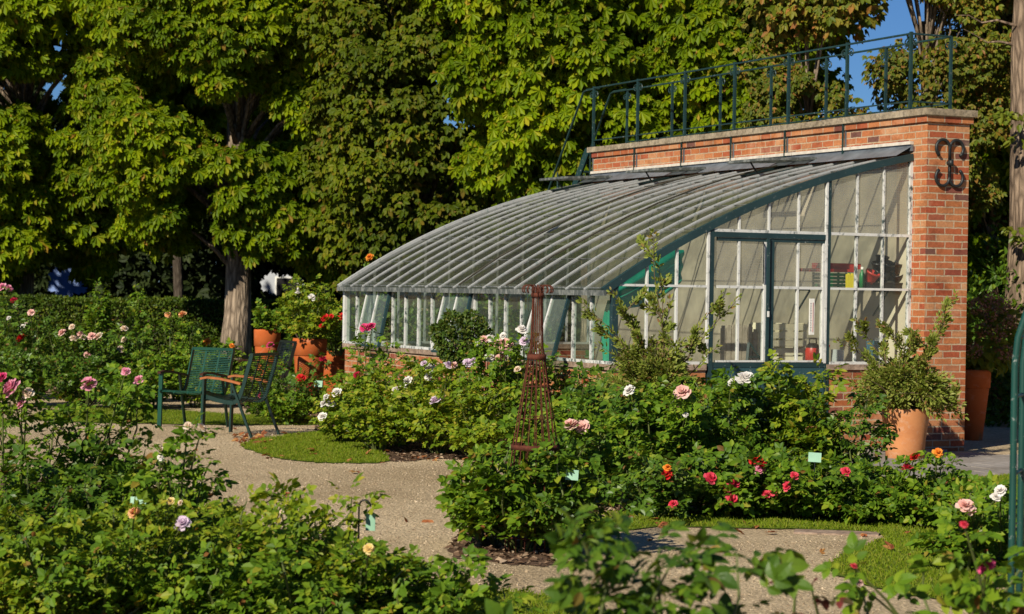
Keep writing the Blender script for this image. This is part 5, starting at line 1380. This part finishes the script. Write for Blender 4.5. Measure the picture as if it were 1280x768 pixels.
# --- gable bed
g4 = dict(group='dark leaved rose bushes in front of the gable', leafsize=.145)
RB('rose bush climbing round the foot of the rusted obelisk', 652, 13.6, 560, .40, 680, R, (), **{**g4, 'leafsize': .125})
RB('leafy rose bush left of the obelisk hanging over the gravel', 612, 13.9, 580, .32, 420, R, (), **{**g4, 'leafsize': .125})
RB('low leafy rose bush at the front right of the obelisk', 705, 13.5, 560, .30, 360, D, (), **{**g4, 'leafsize': .12})
RB('rose bush with a pair of large blush blooms right of the obelisk', 735, 16.6, 515, .46, 640, R, [(714, 533, 18, 'blush'), (728, 534, 16, 'blush')], **g4)
RB('dark rose bush with one white bloom below the airy shrub', 775, 17.6, 482, .46, 640, D, [(787, 489, 14, 'white')], **g4)
RB('dark rose bush with one blush bloom before the left door post', 835, 17.2, 490, .46, 640, R, [(853, 491, 18, 'blush'), (857, 519, 6, 'white')], **g4)
RB('flowerless dark rose bush below the door panels', 885, 17.4, 482, .44, 600, R, (), **g4)
RB('tall dark rose bush with two white blooms before the door', 940, 18.0, 466, .46, 700, D, [(928, 475, 17, 'white'), (918, 480, 14, 'white'), (934, 472, 14, 'white'), (1012, 536, 9, 'apricot')], **g4)
RB('tall flowerless rose bush right of the door', 1000, 17.8, 462, .42, 600, Yl, (), **g4)
RB('flowerless rose bush left of the tall terracotta pot', 1045, 17.6, 490, .40, 460, D, (), **g4)
g5 = dict(group='low red rose bushes along the lawn edge', leafsize=.13)
RB('low rose bush with scarlet blooms at the left of the lawn edge', 828, 15.9, 572, .38, 420, D, [(833, 594, 13, 'red'), (834, 585, 9, 'orange'), (842, 631, 11, 'cherry')], **g5)
RB('low rose bush with a cluster of cherry red blooms above the lawn', 898, 16.0, 565, .40, 460, R, [(888, 598, 14, 'cherry'), (919, 605, 12, 'cherry'), (910, 609, 12, 'cherry'), (915, 624, 13, 'cherry')], **g5)
RB('low rose bush with red and pale pink blooms in one spray', 952, 16.1, 562, .40, 460, D, [(943, 575, 13, 'red'), (952, 579, 11, 'red'), (949, 587, 12, 'pink'), (968, 615, 13, 'cherry'), (958, 618, 11, 'cherry')], **g5)
RB('low rose bush with small cherry blooms in front of the mint plate', 1000, 15.8, 582, .38, 420, R, [(993, 595, 10, 'cherry'), (984, 608, 11, 'cherry')], **g5)
RB('low rose bush with one pink bloom in the middle of the lawn edge', 1058, 15.8, 585, .36, 380, D, [(1057, 590, 11, 'cherry')], **g5)
RB('low flowerless rose bush in front of the paving', 1090, 15.6, 605, .34, 320, R, (), **g5)
RB('small rose bush with two red blooms in front of the terracotta pot', 1128, 15.7, 580, .26, 200, R, [(1134, 586, 13, 'cherry'), (1143, 572, 11, 'red')], **g5)
RB('small rose bush with an orange bloom beside the brick pillar', 1174, 15.7, 572, .22, 170, R, [(1172, 566, 11, 'orange')], **g5)
RB('low flowerless rose bush left of the lawn curve', 1165, 15.3, 612, .32, 300, R, (), **g5)

RB('flowerless sprawling rose bush behind the small red one near the pot', 1083, 17.0, 585, .30, 300, R, (), **g4)
RB('flowerless bushy rose between the obelisk and the airy shrub', 700, 18.6, 492, .42, 520, R, (), **g4)
# --- right edge
g6 = dict(group='rose bushes beside the green arch', leafsize=.13)
RB('rose bush with a large pale blush bloom by the arch', 1218, 12.9, 628, .26, 260, R, [(1207, 634, 19, 'blush'), (1214, 640, 12, 'blush'), (1251, 614, 14, 'white'), (1245, 622, 12, 'white'), (1229, 667, 10, 'cream')], **g6)
RB('leafy rose bush behind the green arch', 1262, 13.4, 600, .34, 420, R, [(1272, 652, 15, 'blush')], **g6)

# --- near left bushes
g7 = dict(group='near rose bushes at the left of the path', leafsize=.112)
RB('near rose bush with large pink blooms at the left edge', 20, 12.2, 500, .36, 620, R, [(16, 487, 24, 'pink'), (35, 492, 13, 'cream'), (27, 506, 11, 'pink'), (3, 472, 12, 'hotpink')], **g7)
RB('tall near rose bush topped by three pink blooms left of the chairs', 118, 12.4, 492, .37, 760, R, [(111, 481, 19, 'pink'), (157, 465, 10, 'pink', 12.2), (174, 476, 12, 'pink', 12.2)], **g7)
RB('tall leafy rose bush right of the pink blooms', 150, 12.0, 530, .30, 460, D, (), **g7)
RB('slender near rose bush with cream pink buds beside the path', 222, 11.3, 560, .26, 340, R, [(235, 533, 10, 'cream'), (252, 535, 11, 'cream'), (200, 563, 10, 'cream'), (201, 572, 8, 'white')], **g7)
RB('leafy near rose bush under the slender one', 190, 11.6, 600, .32, 520, R, (), **g7)
RB('leafy near rose bush at the left edge of the middle row', 45, 11.3, 575, .40, 620, D, (), **g7)
RB('near rose bush with apricot and lilac white blooms at the front', 175, 10.4, 628, .38, 640, Yl, [(168, 642, 15, 'apricot', 9.75), (213, 627, 9, 'yellow', 9.8), (228, 655, 18, 'lilac', 9.6), (226, 629, 7, 'cream', 9.8)], **g7)
RB('flowerless near rose bush in the front left corner', 40, 10.2, 640, .42, 720, Yl, (), **g7)
RB('flowerless near rose bush second from the front left corner', 105, 9.9, 648, .40, 700, R, (), **g7)
RB('flowerless near rose bush below the lawn patch', 250, 10.0, 690, .34, 560, R, (), **g7)
RB('near rose bush with a tall shoot left of the hooked label', 358, 10.3, 610, .40, 680, Yl, [(352, 640, 5, 'cream')], **g7)
RB('low near rose bush below the tall shoot', 310, 9.8, 685, .36, 620, R, (), **g7)
RB('near rose bush with one pale yellow bloom by the hooked label', 462, 9.8, 690, .36, 520, Yl, [(461, 687, 13, 'yellow')], **g7)
RB('low near rose bush at the bottom edge left of the hooked label', 405, 9.6, 672, .36, 560, R, (), **g7)
RB('low near rose bush with a stray shoot at the foot of the path', 545, 9.7, 690, .32, 360, R, (), **g7)

# --- blurred roses close to the camera
g8 = dict(group='out of focus rose bushes close to the camera', leafsize=.12, tmpl=T_ROSE_NEAR)
RB('blurred rose bush close to the camera in the middle of the foreground', 795, 6.1, 636, .40, 820, D, (), **{**g8, 'leafsize': .14})
RB('blurred foreground rose shoots standing above the middle bush', 800, 6.2, 560, .10, 34, D, (), **{**g8, 'upright': .4})
RB('blurred foreground rose bush with reddish shoots at the bottom edge', 1020, 7.0, 695, .26, 110, L_RED, (), **{**g8, 'leafsize': .10})
RB('blurred foreground rose bush with pink red blooms at the lower right', 1215, 7.4, 680, .24, 170, R, [(1233, 709, 20, 'hotpink'), (1205, 656, 9, 'cherry'), (1067, 708, 8, 'cherry'), (1074, 729, 8, 'blush')], **g8)
